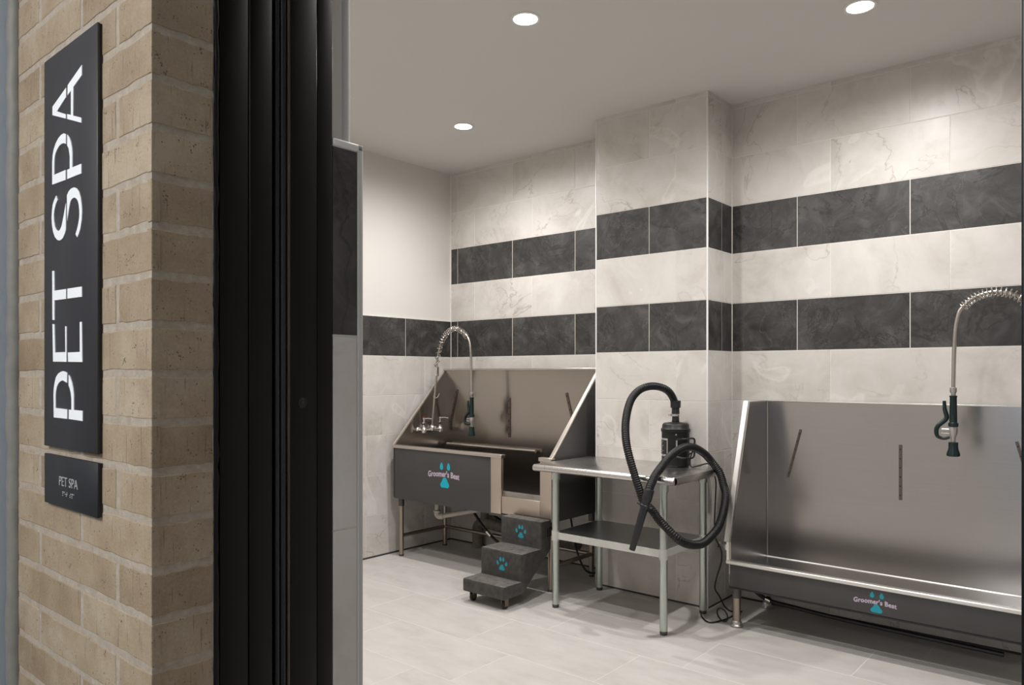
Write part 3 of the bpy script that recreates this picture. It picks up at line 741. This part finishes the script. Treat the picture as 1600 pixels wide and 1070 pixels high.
# ------------------------------------------------------------------ low open tub
def low_tub():
    x0, x1, yf, yb = -1.752, -0.245, 3.905, 4.435
    t = thing('grooming_tub', ((x0+x1)/2, (yf+yb)/2, 0), 'low open-fronted steel dog bathing tub with a tall back panel, right of the pillar', 'tub')
    mb = MB(); mb.box((x0, x1), (yb-0.012, yb), (0.24, 1.236), M['steelcool'])
    mb.box((x0, x1), (yb-0.016, yb+0.002), (1.232, 1.239), M['rimbright'], 0.001); mb.build('back_panel', t)
    prof = [(yf+0.004, 0.350), (yf, 0.470), (4.166, 1.236), (yb, 1.238), (yb, 0.24), (yf+0.004, 0.24)]
    for a, b, e, s in ((x0, x0+0.012, x0, -1), (x1-0.012, x1, x1, 1)):
        mb = MB(); mb.prism(prof, 0, a, b, M['steelcool']); p = mb.build('side_panel', t, smooth=0)
        d = Vector((0, 4.166-yf, 1.236-0.470)).normalized(); nrm = Vector((0, -d.z, d.y))
        mb = MB(); w = (e-0.024, e+0.004) if s < 0 else (e-0.004, e+0.024)
        q0, q1 = Vector((0, yf-0.003, 0.468)), Vector((0, 4.166, 1.240))
        mb.prism([(v.y, v.z) for v in (q0+nrm*.008, q1+nrm*.008, q1-nrm*.008, q0-nrm*.008)], 0, *w, M['rimbright'], 0.002)
        mb.prism([(yf-0.010, 0.470), (yf+0.006, 0.470), (yf+0.008, 0.362), (yf-0.008, 0.362)], 0, e-0.010 if s < 0 else e-0.004, e+0.004 if s < 0 else e+0.010, M['rimbright'], 0.002)
        mb.build('edge_flange', p)
    mb = MB(); mb.box((x0+0.01, x1-0.01), (yf+0.01, yb-0.01), (0.286, 0.296), M['steelcool']); fl = mb.build('floor_pan', t, smooth=0)
    mb = MB(); mb.prism([(yb-0.0122, 0.296), (yb-0.017, 0.296), (yb-0.0122, 0.301)], 0, x0+0.012, x1-0.012, M['alu']); mb.build('weld_seam', fl, smooth=0)
    mb = MB(); mb.prism([(x0+0.012, yb-0.0122), (x0+0.017, yb-0.0122), (x0+0.012, yb-0.017)], 2, 0.30, 1.232, M['steelcool']); mb.build('weld_seam', fl, smooth=0)
    mb = MB(); mb.box((x0+0.006, x1-0.006), (yf, yf+0.010), (0.222, 0.352), M['charcoal'], 0.001)
    fp = mb.build('front_apron', t)
    brand_logo(fp, -1.003, 0.284, yf, 0.196, 0.098, M['teal'])
    mb = MB(); mb.box((x0+0.002, x1), (yf, yb-0.002), (0.215, 0.225), M['black'])
    mb.box((x0+0.002, x0+0.010), (yf+0.004, yb-0.002), (0.222, 0.29), M['charcoal']); mb.build('base_frame', t, smooth=0)
    mb = MB(); mb.box((x0-0.012, x1+0.012), (yf-0.016, yf+0.024), (0.349, 0.371), M['rimbright'], 0.006, 3); mb.build('front_rim', t)
    tether_bar(t, (-1.539, 1.071), (-1.614, 0.786), yb-0.012, 0.013)
    tether_bar(t, (-1.007, 1.014), (-1.007, 0.716), yb-0.012, 0.015)
    tether_bar(t, (-0.484, 1.062), (-0.410, 0.775), yb-0.012, 0.013)
    for x in (x0+0.030, x1-0.03):
        for y in (yf+0.036, yb-0.06):
            mb = MB(); mb.cyl((x, y, 0.02), (x, y, 0.175), 0.0215, M['legsteel'], 24); lg = mb.build('leg', t)
            mb = MB(); mb.cyl((x, y, 0.16), (x, y, 0.222), 0.0245, M['socket'], 24); mb.build('leg_socket', lg)
            mb = MB(); mb.lathe([(0.024, 0), (0.034, 0.004), (0.034, 0.010), (0.026, 0.016), (0.026, 0.030), (0.0225, 0.034)], (x, y, 0), M['alu'], (0, 0, 1), 24)
            for k in range(3):
                a = 0.4+2*PI*k/3; mb.lathe([(0.005, 0), (0.005, 0.006)], (x+0.029*math.cos(a), y+0.029*math.sin(a), 0.009), M['chrome'], (0, 0, 1), 6)
            mb.build('foot', lg)
    return t
low_tub()

# ------------------------------------------------------------------ pre-rinse faucets
def faucet(base, mirror, arc, spring_to, hang, label, coils, panel_x):
    """base: middle of the valve body; arc: points of the hose from riser top to spring end; hang: top of the sprayer"""
    bx, by, bz = base; sgn = -1 if mirror else 1
    t = thing('spray_faucet', (bx, by, bz), label, 'faucet', None)
    mb = MB()
    mb.tube([(bx, by-0.088, bz), (bx, by+0.088, bz)], 0.013, M['chrome'], 16)
    mb.lathe([(0.020, 0), (0.022, 0.01), (0.022, 0.03), (0.015, 0.045), (0.010, 0.055)], (bx, by, bz-0.014), M['chrome'])
    for s in (-1, 1):
        y = by+s*0.088
        mb.lathe([(0.015, -0.022), (0.020, -0.018), (0.020, 0.016), (0.014, 0.022), (0.014, 0.050), (0.018, 0.054), (0.018, 0.064), (0.008, 0.068)], (bx, y, bz), M['chrome'])
        mb.tube([(bx, y, bz), (panel_x+sgn*0.004, y, bz)], 0.012, M['chrome'], 14)
        mb.lathe([(0.026, 0.0), (0.026, 0.004), (0.018, 0.012)], (panel_x, y, bz), M['chrome'], (sgn, 0, 0))
    mb.build('valve_body', t)
    for s in (-1, 1):
        y = by+s*0.088; mb = MB()
        mb.lathe([(0.007, 0.066), (0.007, 0.088), (0.011, 0.090), (0.011, 0.100), (0.006, 0.103)], (bx, y, bz), M['chrome'], (0, 0, 1), 16)
        mb.tube([(bx, y, bz+0.092), (bx+sgn*0.03, y+0.02, bz+0.096), (bx+sgn*0.058, y+0.035, bz+0.090)], [0.0055, 0.0045, 0.006], M['chrome'], 10)
        h = mb.build('handle', t)
        if s < 0:
            mb = MB(); mb.lathe([(0.009, 0), (0.009, 0.003), (0.004, 0.005)], (bx, y, bz+0.103), M['red'], (0, 0, 1), 16); mb.build('hot_index', h)
    top = arc[0]
    mb = MB(); mb.tube([(bx, by, bz+0.03), (top[0], top[1], top[2]-0.05)], 0.0085, M['hosesteel'], 14); mb.build('riser', t)
    mb = MB(); k = (bx*0.45+top[0]*0.55, by, bz*0.45+top[2]*0.55)
    mb.tube(spline([(k[0]-sgn*0.012, by, k[2]), (k[0]+sgn*0.015, by, k[2]-0.012), (k[0]+sgn*0.04, by, k[2]-0.004), (k[0]+sgn*0.055, by, k[2]+0.022)], 0.006), 0.0042, M['chrome'], 8); mb.build('hose_hook', t)
    mb = MB(); mb.lathe([(0.010, 0), (0.0195, 0.003), (0.0195, 0.062), (0.0215, 0.066), (0.0215, 0.074), (0.012, 0.078)], (top[0], top[1], top[2]-0.062), M['chrome']); mb.build('riser_collar', t)
    # hose and spring
    path = spline(list(arc)+list(hang), 0.006)
    mb = MB(); mb.tube(path, 0.0092, M['hosesteel'], 12); mb.build('hose', t)
    sp = spline(list(arc), 0.004); n = len(sp); hel = []
    u = Vector((0, 1, 0)); sub = 6; total = (n-1)*sub
    L = [0]
    for a, b in zip(sp, sp[1:]): L.append(L[-1]+(b-a).length)
    for i in range(total+1):
        f = i/sub; a = min(int(f), n-2); q = f-a; p = sp[a].lerp(sp[a+1], q)
        tg = (sp[min(a+1, n-1)]-sp[max(a-1, 0)]).normalized(); w = tg.cross(u).normalized(); u2 = w.cross(tg).normalized()
        s_ = (L[a]+(L[a+1]-L[a])*q)/L[-1]
        ph = 2*PI*coils(s_)
        hel.append(p + (u2*math.cos(ph)+w*math.sin(ph))*0.0195)
    mb = MB(); mb.tube(hel, 0.0032, M['spring'], 6); mb.build('spring', t)
    # sprayer hanging at the end of the hose
    hx, hy, hz = hang[-1]
    mb = MB(); mb.lathe([(0.010, 0), (0.015, -0.003), (0.015, -0.024), (0.0105, -0.028), (0.0105, -0.046)], (hx, hy, hz), M['alu']); sp_ = mb.build('spray_handle', t)
    mb = MB(); mb.lathe([(0.0145, -0.040), (0.0175, -0.042), (0.0150, -0.050), (0.0165, -0.168), (0.0215, -0.172), (0.0215, -0.188), (0.0150, -0.192)], (hx, hy, hz), M['green']); mb.build('grip', sp_)
    mb = MB(); mb.lathe([(0.016, -0.188), (0.019, -0.200), (0.017, -0.222), (0.010, -0.240), (0.0085, -0.268)], (hx, hy, hz), M['alu'])
    mb.tube([(hx-0.010, hy, hz-0.205), (hx-0.048, hy, hz-0.205)], 0.0075, M['alu'], 12)
    mb.tube([(hx-0.008, hy, hz-0.222), (hx-0.050, hy, hz-0.222)], 0.005, M['chrome'], 10); mb.build('spray_valve', sp_)
    mb = MB(); path = spline([(hx-0.038, hy, hz-0.066), (hx-0.036, hy, hz-0.105), (hx-0.028, hy, hz-0.140), (hx-0.034, hy, hz-0.158), (hx-0.064, hy, hz-0.188), (hx-0.072, hy, hz-0.212), (hx-0.066, hy, hz-0.238), (hx-0.040, hy, hz-0.248), (hx-0.016, hy, hz-0.240)], 0.005)
    m_ = len(path); mb.tube(path, [0.0072+0.0038*math.sin(PI*min(1, i/m_*1.15)) for i in range(m_)], M['green'], 12); mb.build('lever', sp_)
    mb = MB(); mb.lathe([(0.011, -0.262), (0.0205, -0.264), (0.0205, -0.285), (0.0215, -0.296), (0.0285, -0.318), (0.0285, -0.328), (0.024, -0.331), (0.012, -0.326)], (hx, hy, hz), M['green']); mb.build('nozzle', sp_)
    return t
faucet((-4.318, 4.09, 0.952), False,
       [(-4.268, 4.09, 1.440), (-4.258, 4.09, 1.520), (-4.225, 4.09, 1.622), (-4.165, 4.09, 1.705), (-4.070, 4.09, 1.748), (-3.985, 4.09, 1.720), (-3.928, 4.09, 1.675)], 1.0,
       [(-3.906, 4.09, 1.630), (-3.893, 4.09, 1.53), (-3.888, 4.09, 1.38), (-3.884, 4.09, 1.260)],
       'chrome spring-neck spray faucet with green grip in the tub beside the steps', lambda s: 6.5*s+19.5*s*s, -4.381)
faucet((-0.318, 4.08, 0.985), True,
       [(-0.368, 4.08, 1.440), (-0.376, 4.08, 1.54), (-0.392, 4.08, 1.66), (-0.430, 4.08, 1.742), (-0.520, 4.08, 1.778), (-0.604, 4.08, 1.760), (-0.662, 4.08, 1.712)], 1.0,
       [(-0.682, 4.08, 1.66), (-0.692, 4.08, 1.58), (-0.697, 4.08, 1.45), (-0.699, 4.08, 1.334)],
       'chrome spring-neck spray faucet with green grip hanging over the low open tub', lambda s: 4.0*s+20.0*s*s*(1.1-0.1*s), -0.257)

# ------------------------------------------------------------------ pet steps
def steps():
    xa, xb = -3.196, -2.862
    t = thing('pet_steps', ((xa+xb)/2, 3.45, 0), 'three-tread charcoal pet steps with blue paw prints, on casters against the tub', 'steps')
    prof = [(3.285, 0.066), (3.285, 0.140), (3.450, 0.140), (3.450, 0.303), (3.642, 0.303), (3.642, 0.470), (3.742, 0.470), (3.742, 0.29), (3.46, 0.066)]
    mb = MB(); mb.prism(prof, 0, xa, xb, M['carpet'], 0.004); b = mb.build('step_body', t)
    for y0, y1, z in ((3.287, 3.449, 0.1405), (3.452, 3.641, 0.3035), (3.644, 3.741, 0.4705)):
        mb = MB(); mb.box((xa+0.002, xb-0.002), (y0+0.004, y1), (z-0.003, z+0.0015), M['tread'], 0.0012); mb.build('tread', t)
    paw(t, -3.028, 0.392, 3.642, 0.088); paw(t, -3.020, 0.225, 3.450, 0.088)
    for x in (xa+0.040, xb-0.036):
        mb = MB(); mb.box((x-0.016, x+0.016), (3.315, 3.365), (0.058, 0.067), M['brass'], 0.001)
        mb.box((x-0.016, x-0.012), (3.322, 3.352), (0.018, 0.060), M['brass']); mb.box((x+0.012, x+0.016), (3.322, 3.352), (0.018, 0.060), M['brass'])
        c = mb.build('caster', t)
        mb = MB(); mb.lathe([(0.014, -0.010), (0.0235, -0.009), (0.025, 0), (0.0235, 0.009), (0.014, 0.010)], (x, 3.337, 0.025), M['wheel'], (1, 0, 0)); mb.build('wheel', c)
    for x in (xb+0.006,):
        mb = MB(); mb.box((xb-0.004, xb+0.012), (3.70, 3.742), (0.375, 0.425), M['black'], 0.002); mb.box((xb-0.002, xb+0.010), (3.735, 3.748), (0.40, 0.437), M['black'], 0.002); mb.build('hook_bracket', t)
steps()

# ------------------------------------------------------------------ work table
TX0, TX1, TY0, TY1, TZ = -2.826, -1.880, 3.508, 4.110, 0.850
def table():
    t = thing('work_table', ((TX0+TX1)/2, (TY0+TY1)/2, 0), 'stainless steel work table with galvanised legs and lower shelf, in front of the pillar', 'table')
    mb = MB()
    mb.box((TX0, TX1), (TY0+0.014, TY1), (TZ-0.004, TZ), M['steeltop'], 0.0015)
    for y, s in ((TY0+0.021, 1), (TY1-0.021, -1)):
        mb.cyl((TX0, y, TZ-0.0205), (TX1, y, TZ-0.0205), 0.0205, M['steeltop'], 28)
    for xa, xb in ((TX0, TX0+0.003), (TX1-0.003, TX1)): mb.box((xa, xb), (TY0+0.018, TY1-0.018), (TZ-0.041, TZ-0.001), M['steeltop'], 0.001)
    mb.box((TX0+0.05, TX1-0.05), (3.74, 3.88), (TZ-0.03, TZ-0.004), M['galvshelf'])
    mb.build('top', t)
    zs = 0.452
    LX = (-2.688, -1.966); LY = (3.562, 4.03)
    LX = (-2.690, -1.966)
    mb = MB(); mb.box((LX[0]-0.004, LX[1]+0.004), (LY[0]-0.004, LY[1]+0.004), (zs-0.004, zs), M['galvshelf'])
    mb.box((LX[0], LX[1]), (LY[0]-0.006, LY[0]-0.003), (zs-0.042, zs), M['galvedge'], 0.001); mb.box((LX[0], LX[1]), (LY[1]+0.003, LY[1]+0.006), (zs-0.042, zs), M['galvedge'], 0.001)
    mb.box((LX[0]-0.006, LX[0]-0.003), (LY[0], LY[1]), (zs-0.042, zs), M['galvedge'], 0.001); mb.box((LX[1]+0.003, LX[1]+0.006), (LY[0], LY[1]), (zs-0.042, zs), M['galvedge'], 0.001)
    mb.build('shelf', t, smooth=0)
    for x in LX:
        for y in LY:
            mb = MB(); mb.cyl((x, y, 0.02), (x, y, TZ-0.005), 0.0208, M['galv'], 26)
            lg = mb.build('leg', t)
            mb = MB(); mb.cyl((x, y, zs-0.050), (x, y, zs+0.006), 0.0245, M['galvedge'], 26); mb.build('shelf_collar', lg)
            mb = MB(); mb.lathe([(0.017, 0), (0.0205, 0.004), (0.0205, 0.016), (0.018, 0.022)], (x, y, 0), M['socket'], (0, 0, 1), 22); mb.build('foot', lg)
            mb = MB(); mb.lathe([(0.0265, TZ-0.085), (0.0265, TZ-0.045), (0.034, TZ-0.043), (0.034, TZ-0.012)], (x, y, 0), M['galv'], (0, 0, 1), 24); mb.build('leg_socket', lg)
table()

# ------------------------------------------------------------------ dryer with hose
HOSE = [(-2.125, 3.99, 1.200), (-2.129, 3.985, 1.238), (-2.137, 3.95, 1.284), (-2.153, 3.91, 1.311), (-2.181, 3.86, 1.325), (-2.202, 3.8, 1.323), (-2.228, 3.75, 1.303), (-2.237, 3.69, 1.262), (-2.227, 3.63, 1.207), (-2.206, 3.57, 1.137), (-2.177, 3.52, 1.067), (-2.146, 3.485, 1.0), (-2.116, 3.472, 0.926), (-2.093, 3.470, 0.864), (-2.063, 3.468, 0.789), (-2.033, 3.47, 0.716), (-1.98, 3.465, 0.678), (-1.938, 3.46, 0.635), (-1.879, 3.46, 0.587), (-1.836, 3.475, 0.546), (-1.814, 3.52, 0.518), (-1.797, 3.58, 0.503), (-1.779, 3.64, 0.502), (-1.77, 3.72, 0.526), (-1.761, 3.79, 0.567), (-1.766, 3.86, 0.628), (-1.78, 3.92, 0.685), (-1.796, 3.96, 0.728), (-1.822, 3.99, 0.766), (-1.852, 4.01, 0.827), (-1.896, 4.0, 0.890), (-1.923, 3.95, 0.944), (-1.942, 3.87, 0.98), (-1.953, 3.79, 0.989), (-1.962, 3.71, 0.974), (-1.971, 3.63, 0.942), (-1.976, 3.56, 0.900), (-1.977, 3.49, 0.856), (-1.973, 3.432, 0.807), (-1.967, 3.40, 0.769)]
def dryer():
    x, y, z = -2.125, 3.995, TZ
    t = thing('pet_dryer', (x, y, z), 'black canister pet dryer with a long looping hose, on the steel table', 'dryer')
    mb = MB(); mb.lathe([(0.074, 0), (0.080, 0.004), (0.0815, 0.012), (0.0815, 0.205)], (x, y, z), M['blackbody'], (0, 0, 1), 48)
    body = mb.build('canister', t)
    mb = MB(); mb.lathe([(0.0815, 0.203), (0.0855, 0.205), (0.0855, 0.222), (0.080, 0.226), (0.078, 0.246), (0.070, 0.256), (0.030, 0.262), (0.022, 0.263), (0.022, 0.27)], (x, y, z), M['blackbody'], (0, 0, 1), 48); mb.build('lid', t)
    mb = MB(); mb.lathe([(0.0215, 0.262), (0.0205, 0.300), (0.0235, 0.302), (0.0235, 0.312), (0.0225, 0.345), (0.030, 0.347), (0.031, 0.388), (0.026, 0.390)], (x, y, z), M['blackplastic'], (0, 0, 1), 32); mb.build('hose_cuff', t)
    mb = MB(); mb.lathe([(0.0245, 0.296), (0.0252, 0.297), (0.0252, 0.309), (0.0245, 0.310)], (x, y, z), M['chrome'], (0, 0, 1), 32)
    mb.box((x-0.046, x-0.022), (y-0.018, y-0.006), (z+0.297, z+0.309), M['chrome'], 0.001); mb.cyl((x-0.050, y-0.012, z+0.303), (x-0.020, y-0.012, z+0.303), 0.0035, M['chrome']); mb.build('hose_clamp', t)
    # facing direction of the camera side
    def on(a, r):                                                 # point on the canister at angle a
        return (x+math.cos(a)*r, y+math.sin(a)*r)
    def curved(a0, a1, z0, z1, r, mat, mb, n=8):
        for i in range(n):
            q = [on(a0+(a1-a0)*i/n, r), on(a0+(a1-a0)*(i+1)/n, r)]; q2 = [on(a0+(a1-a0)*i/n, r-0.003), on(a0+(a1-a0)*(i+1)/n, r-0.003)]
            vs = [(*q[0], z0), (*q[1], z0), (*q[1], z1), (*q[0], z1), (*q2[0], z0), (*q2[1], z0), (*q2[1], z1), (*q2[0], z1)]
            mb.add(vs, [(0, 1, 2, 3), (4, 7, 6, 5), (0, 4, 5, 1), (3, 2, 6, 7), (0, 3, 7, 4), (1, 5, 6, 2)], mat)
    a0, a1 = math.radians(212), math.radians(264)
    mb = MB(); curved(a0, a1, z+0.062, z+0.168, 0.0828, M['rimbright'], mb)
    pl = mb.build('label_plate', t, smooth=60)
    mb = MB(); curved(a0+0.07, a1-0.07, z+0.074, z+0.158, 0.0836, M['signdark'], mb)
    mb.build('label_field', pl, smooth=60)
    mb = MB(); rr = random.Random(5)
    for i in range(9):                                            # pale script marks on the plate
        zz = z+0.084+i*0.0078; aa = a0+0.26+0.16*math.sin(i*1.7)
        curved(aa-0.09, aa+0.07+0.05*(i % 2), zz, zz+0.0038, 0.0841, M['alu'], mb, 3)
    mb.build('label_marks', pl, smooth=0)
    # bracket handle with bright edge
    b0, b1 = math.radians(299), math.radians(347)
    mb = MB(); curved(b0, b0+0.11, z+0.070, z+0.160, 0.0850, M['rimbright'], mb, 2); mb.build('handle_edge', t, smooth=60)
    ha = math.radians(325); dx, dy = math.cos(ha), math.sin(ha)
    mb = MB(); R = 0.118
    mb.tube(spline([(*on(b0+0.05, 0.083), z+0.163), (*on(b0+0.35, 0.098), z+0.170), (*on(ha, R), z+0.170), (*on(b1+0.25, 0.118), z+0.168), (*on(b1+0.3, 0.116), z+0.120), (*on(b1+0.25, 0.115), z+0.062), (*on(ha, R-0.006), z+0.058), (*on(b0+0.05, 0.083), z+0.064)], 0.008), 0.0052, M['blackplastic'], 10)
    mb.build('handle', t)
    mb = MB(); mb.lathe([(0.004, 0), (0.004, 0.003), (0.002, 0.004)], (*on(math.radians(300), 0.081), z+0.192), M['chrome'], (math.cos(math.radians(300)), math.sin(math.radians(300)), 0), 12); mb.build('rivet', t)
    # corrugated hose
    sp = spline(HOSE, 0.0030)
    mb = MB(); mb.tube(sp, [0.0226 if (i//2) % 2 == 0 else 0.0197 for i in range(len(sp))], M['blackhose'], 20); h = mb.build('hose', t, smooth=70)
    e = Vector(sp[-1]); d = Vector((-2.045, 3.37, 0.476)) - e; L = d.length; d.normalize()
    mb = MB(); mb.lathe([(0.0235, -0.030), (0.0262, -0.026), (0.0262, 0.030), (0.0225, 0.034), (0.0225, 0.052), (0.0262, 0.055), (0.0262, 0.068), (0.0215, 0.072)], e, M['blackplastic'], d, 24)
    s = d.cross(Vector((0, 1, 0))).normalized()
    mb.tube([e+d*0.060+s*0.02, e+d*0.060+s*0.045], 0.006, M['blackplastic'], 10); mb.tube([e+d*0.060-s*0.02, e+d*0.060-s*0.045], 0.006, M['blackplastic'], 10)
    mb.build('nozzle_collar', h)
    mb = MB(); mb.lathe([(0.0215, 0.066), (0.0205, 0.10), (0.0165, L-0.004), (0.0150, L), (0.0125, L), (0.012, L-0.02)], e, M['blackplastic'], d, 24); mb.build('nozzle', h)
    # mains cord
    c = [(x+0.078, y-0.02, z+0.05), (x+0.092, y-0.01, z+0.075), (-2.010, 3.99, 0.945), (-1.996, 3.985, 0.985), (-2.006, 3.98, 0.952), (-2.018, 3.97, 0.90), (-2.010, 3.965, 0.858), (-1.985, 3.99, 0.861), (-1.955, 4.05, 0.872), (-1.946, 4.095, 0.862), (-1.945, 4.122, 0.845), (-1.948, 4.13, 0.810), (-1.938, 4.14, 0.761), (-1.940, 4.14, 0.667), (-1.945, 4.14, 0.570), (-1.942, 4.13, 0.512), (-1.922, 4.10, 0.437), (-1.868, 4.06, 0.377), (-1.863, 4.05, 0.310), (-1.890, 4.05, 0.220), (-1.906, 4.06, 0.149), (-1.898, 4.10, 0.098), (-1.89, 4.15, 0.030), (-1.870, 4.165, 0.006), (-1.835, 4.15, 0.006), (-1.800, 4.19, 0.006), (-1.805, 4.10, 0.006), (-1.815, 3.98, 0.006), (-1.855, 3.89, 0.006), (-1.925, 3.94, 0.006), (-1.990, 4.045, 0.010), (-2.01, 4.075, 0.02)]
    coil = [(-1.803+0.030*math.sin(a), 3.935+0.02*math.cos(a)+0.004*k, 0.048-0.041*math.cos(a)) for k in range(1) for a in [2*PI*i/22 for i in range(23)]]
    mb = MB(); mb.tube(spline(c, 0.008), 0.0042, M['cord'], 8); mb.tube(coil, 0.0042, M['cord'], 8); mb.build('power_cord', t)
dryer()

# ------------------------------------------------------------------ plumbing around the tubs
t = thing('drain_pipe', (-4.115, 3.95, 0.36), 'pale plastic drain pipe with an elbow hanging beneath the corner tub', 'pipe')
mb = MB(); mb.cyl((-4.115, 3.95, 0.345), (-4.115, 3.95, 0.45), 0.0185, M['pvc'], 20); mb.build('drop_pipe', t)
mb = MB(); mb.tube(spline([(-4.115, 3.95, 0.35), (-4.113, 3.95, 0.325), (-4.095, 3.955, 0.312), (-4.06, 3.965, 0.318)], 0.006), 0.023, M['pvc'], 18)
mb.lathe([(0.026, 0), (0.0285, 0.003), (0.0285, 0.014), (0.022, 0.018)], (-4.115, 3.95, 0.342), M['pvc']); mb.build('elbow', t)
mb = MB(); mb.cyl((-4.07, 3.962, 0.316), (-3.62, 4.09, 0.425), 0.0185, M['pvc'], 18); mb.build('arm_pipe', t)

t = thing('waste_pipe', (-3.7, 4.40, 0.19), 'wrapped grey waste pipe along the wall under the corner tub', 'pipe')
mb = MB(); mb.tube(spline([(-4.10, 4.39, 0.0), (-4.105, 4.39, 0.08), (-4.105, 4.39, 0.15), (-4.07, 4.39, 0.195), (-3.99, 4.385, 0.205), (-3.7, 4.38, 0.19), (-3.1, 4.38, 0.17)], 0.02), 0.043, M['insul'], 18); mb.build('wrapped_run', t)
mb = MB(); mb.cyl((-4.03, 4.39, 0.21), (-4.03, 4.39, 0.40), 0.030, M['insul'], 18); mb.build('wrapped_riser', t)

def hose_thing(name, pts, r, mat, label, cat, ferrule=None, group=None):
    t = thing(name, pts[0], label, cat, group)
    mb = MB(); mb.tube(spline(pts, 0.012), r, mat, 10); mb.build('hose', t)
    if ferrule:
        for a, b in ferrule:
            mb = MB(); mb.cyl(a, b, r*1.5, M['chrome'], 12); mb.build('ferrule', t)
    return t
hose_thing('supply_hose', [(-3.95, 4.10, 0.45), (-3.905, 4.10, 0.385), (-3.81, 4.10, 0.286), (-3.71, 4.10, 0.203), (-3.58, 4.10, 0.14), (-3.42, 4.09, 0.10)], 0.0105, M['cord'],
           'black supply hose hanging nearest the drain elbow beneath the corner tub', 'hose', [((-3.735, 4.10, 0.222), (-3.695, 4.10, 0.193))])
hose_thing('supply_hose', [(-3.93, 4.18, 0.45), (-3.86, 4.18, 0.395), (-3.75, 4.18, 0.33), (-3.60, 4.18, 0.275), (-3.35, 4.18, 0.22)], 0.014, M['cord'],
           'thicker black supply hose running toward the steps beneath the corner tub', 'hose')
hose_thing('supply_hose', [(-3.02, 4.16, 0.45), (-2.99, 4.15, 0.34), (-2.94, 4.13, 0.20), (-2.88, 4.12, 0.10), (-2.845, 4.15, 0.06), (-2.838, 4.26, 0.05), (-2.838, 4.44, 0.10)], 0.007, M['cord'],
           'thin black hose looping beneath the corner tub beside the pillar', 'hose')
hose_thing('supply_hose', [(-1.745, 4.14, 0.215), (-1.725, 4.15, 0.172), (-1.675, 4.15, 0.135), (-1.61, 4.15, 0.112), (-1.49, 4.15, 0.105), (-1.2, 4.14, 0.095), (-0.5, 4.12, 0.09)], 0.0115, M['cord'],
           'black supply hose sagging beneath the low open tub', 'hose', [((-1.640, 4.15, 0.121), (-1.612, 4.15, 0.113))])
t = thing('shutoff_valve', (-1.977, 4.266, 0.354), 'small chrome shutoff valve on the pillar side behind the low tub', 'valve')
mb = MB(); mb.lathe([(0.020, 0), (0.024, 0.004), (0.010, 0.009), (0.010, 0.045), (0.016, 0.047), (0.016, 0.066), (0.010, 0.068)], (-1.977, 4.266, 0.354), M['chrome'], (1, 0, 0), 18); mb.build('stop_body', t)
mb = MB(); mb.lathe([(0.006, 0), (0.006, 0.016), (0.017, 0.018), (0.017, 0.026)], (-1.922, 4.266, 0.354), M['chrome'], (0, -1, 0), 14); mb.build('knob', t)
mb = MB(); mb.tube(spline([(-1.922, 4.266, 0.354), (-1.92, 4.268, 0.30), (-1.88, 4.29, 0.24), (-1.82, 4.30, 0.23), (-1.77, 4.30, 0.25)], 0.01), 0.0075, M['cord'], 10); mb.build('braided_hose', t)

# ------------------------------------------------------------------ light of the corridor
def area(name, loc, rot, sx, sy, energy, col):
    l = bpy.data.lights.new(name, 'AREA'); l.shape = 'RECTANGLE'; l.size = sx; l.size_y = sy; l.energy = energy; l.color = col
    o = bpy.data.objects.new(name, l); o.location = loc; o.rotation_euler = rot; COL.objects.link(o); return o
area('corridor_ceiling_light', (-1.05, -1.6, 2.97), (0, 0, 0), 0.9, 1.2, 88, (1.0, 0.975, 0.95))

w = bpy.data.worlds.new('world'); SC.world = w; w.use_nodes = True
w.node_tree.nodes['Background'].inputs['Color'].default_value = (0.5, 0.5, 0.52, 1)
w.node_tree.nodes['Background'].inputs['Strength'].default_value = 0.15

# ------------------------------------------------------------------ camera
cam = bpy.data.cameras.new('camera'); cam.sensor_width = 36; cam.sensor_fit = 'HORIZONTAL'
cam.lens = 1161.3/1600*36; cam.shift_y = 49.07/1600; cam.clip_start = 0.02
co = bpy.data.objects.new('camera', cam); co.location = (0, 0, 1.3975); co.rotation_euler = (PI/2, 0, 0.7055); COL.objects.link(co)
SC.camera = co
vs = SC.view_settings
vs.view_transform = 'Standard'; vs.look = 'None'; vs.gamma = 1.0; vs.exposure = 0.0; vs.use_curve_mapping = False
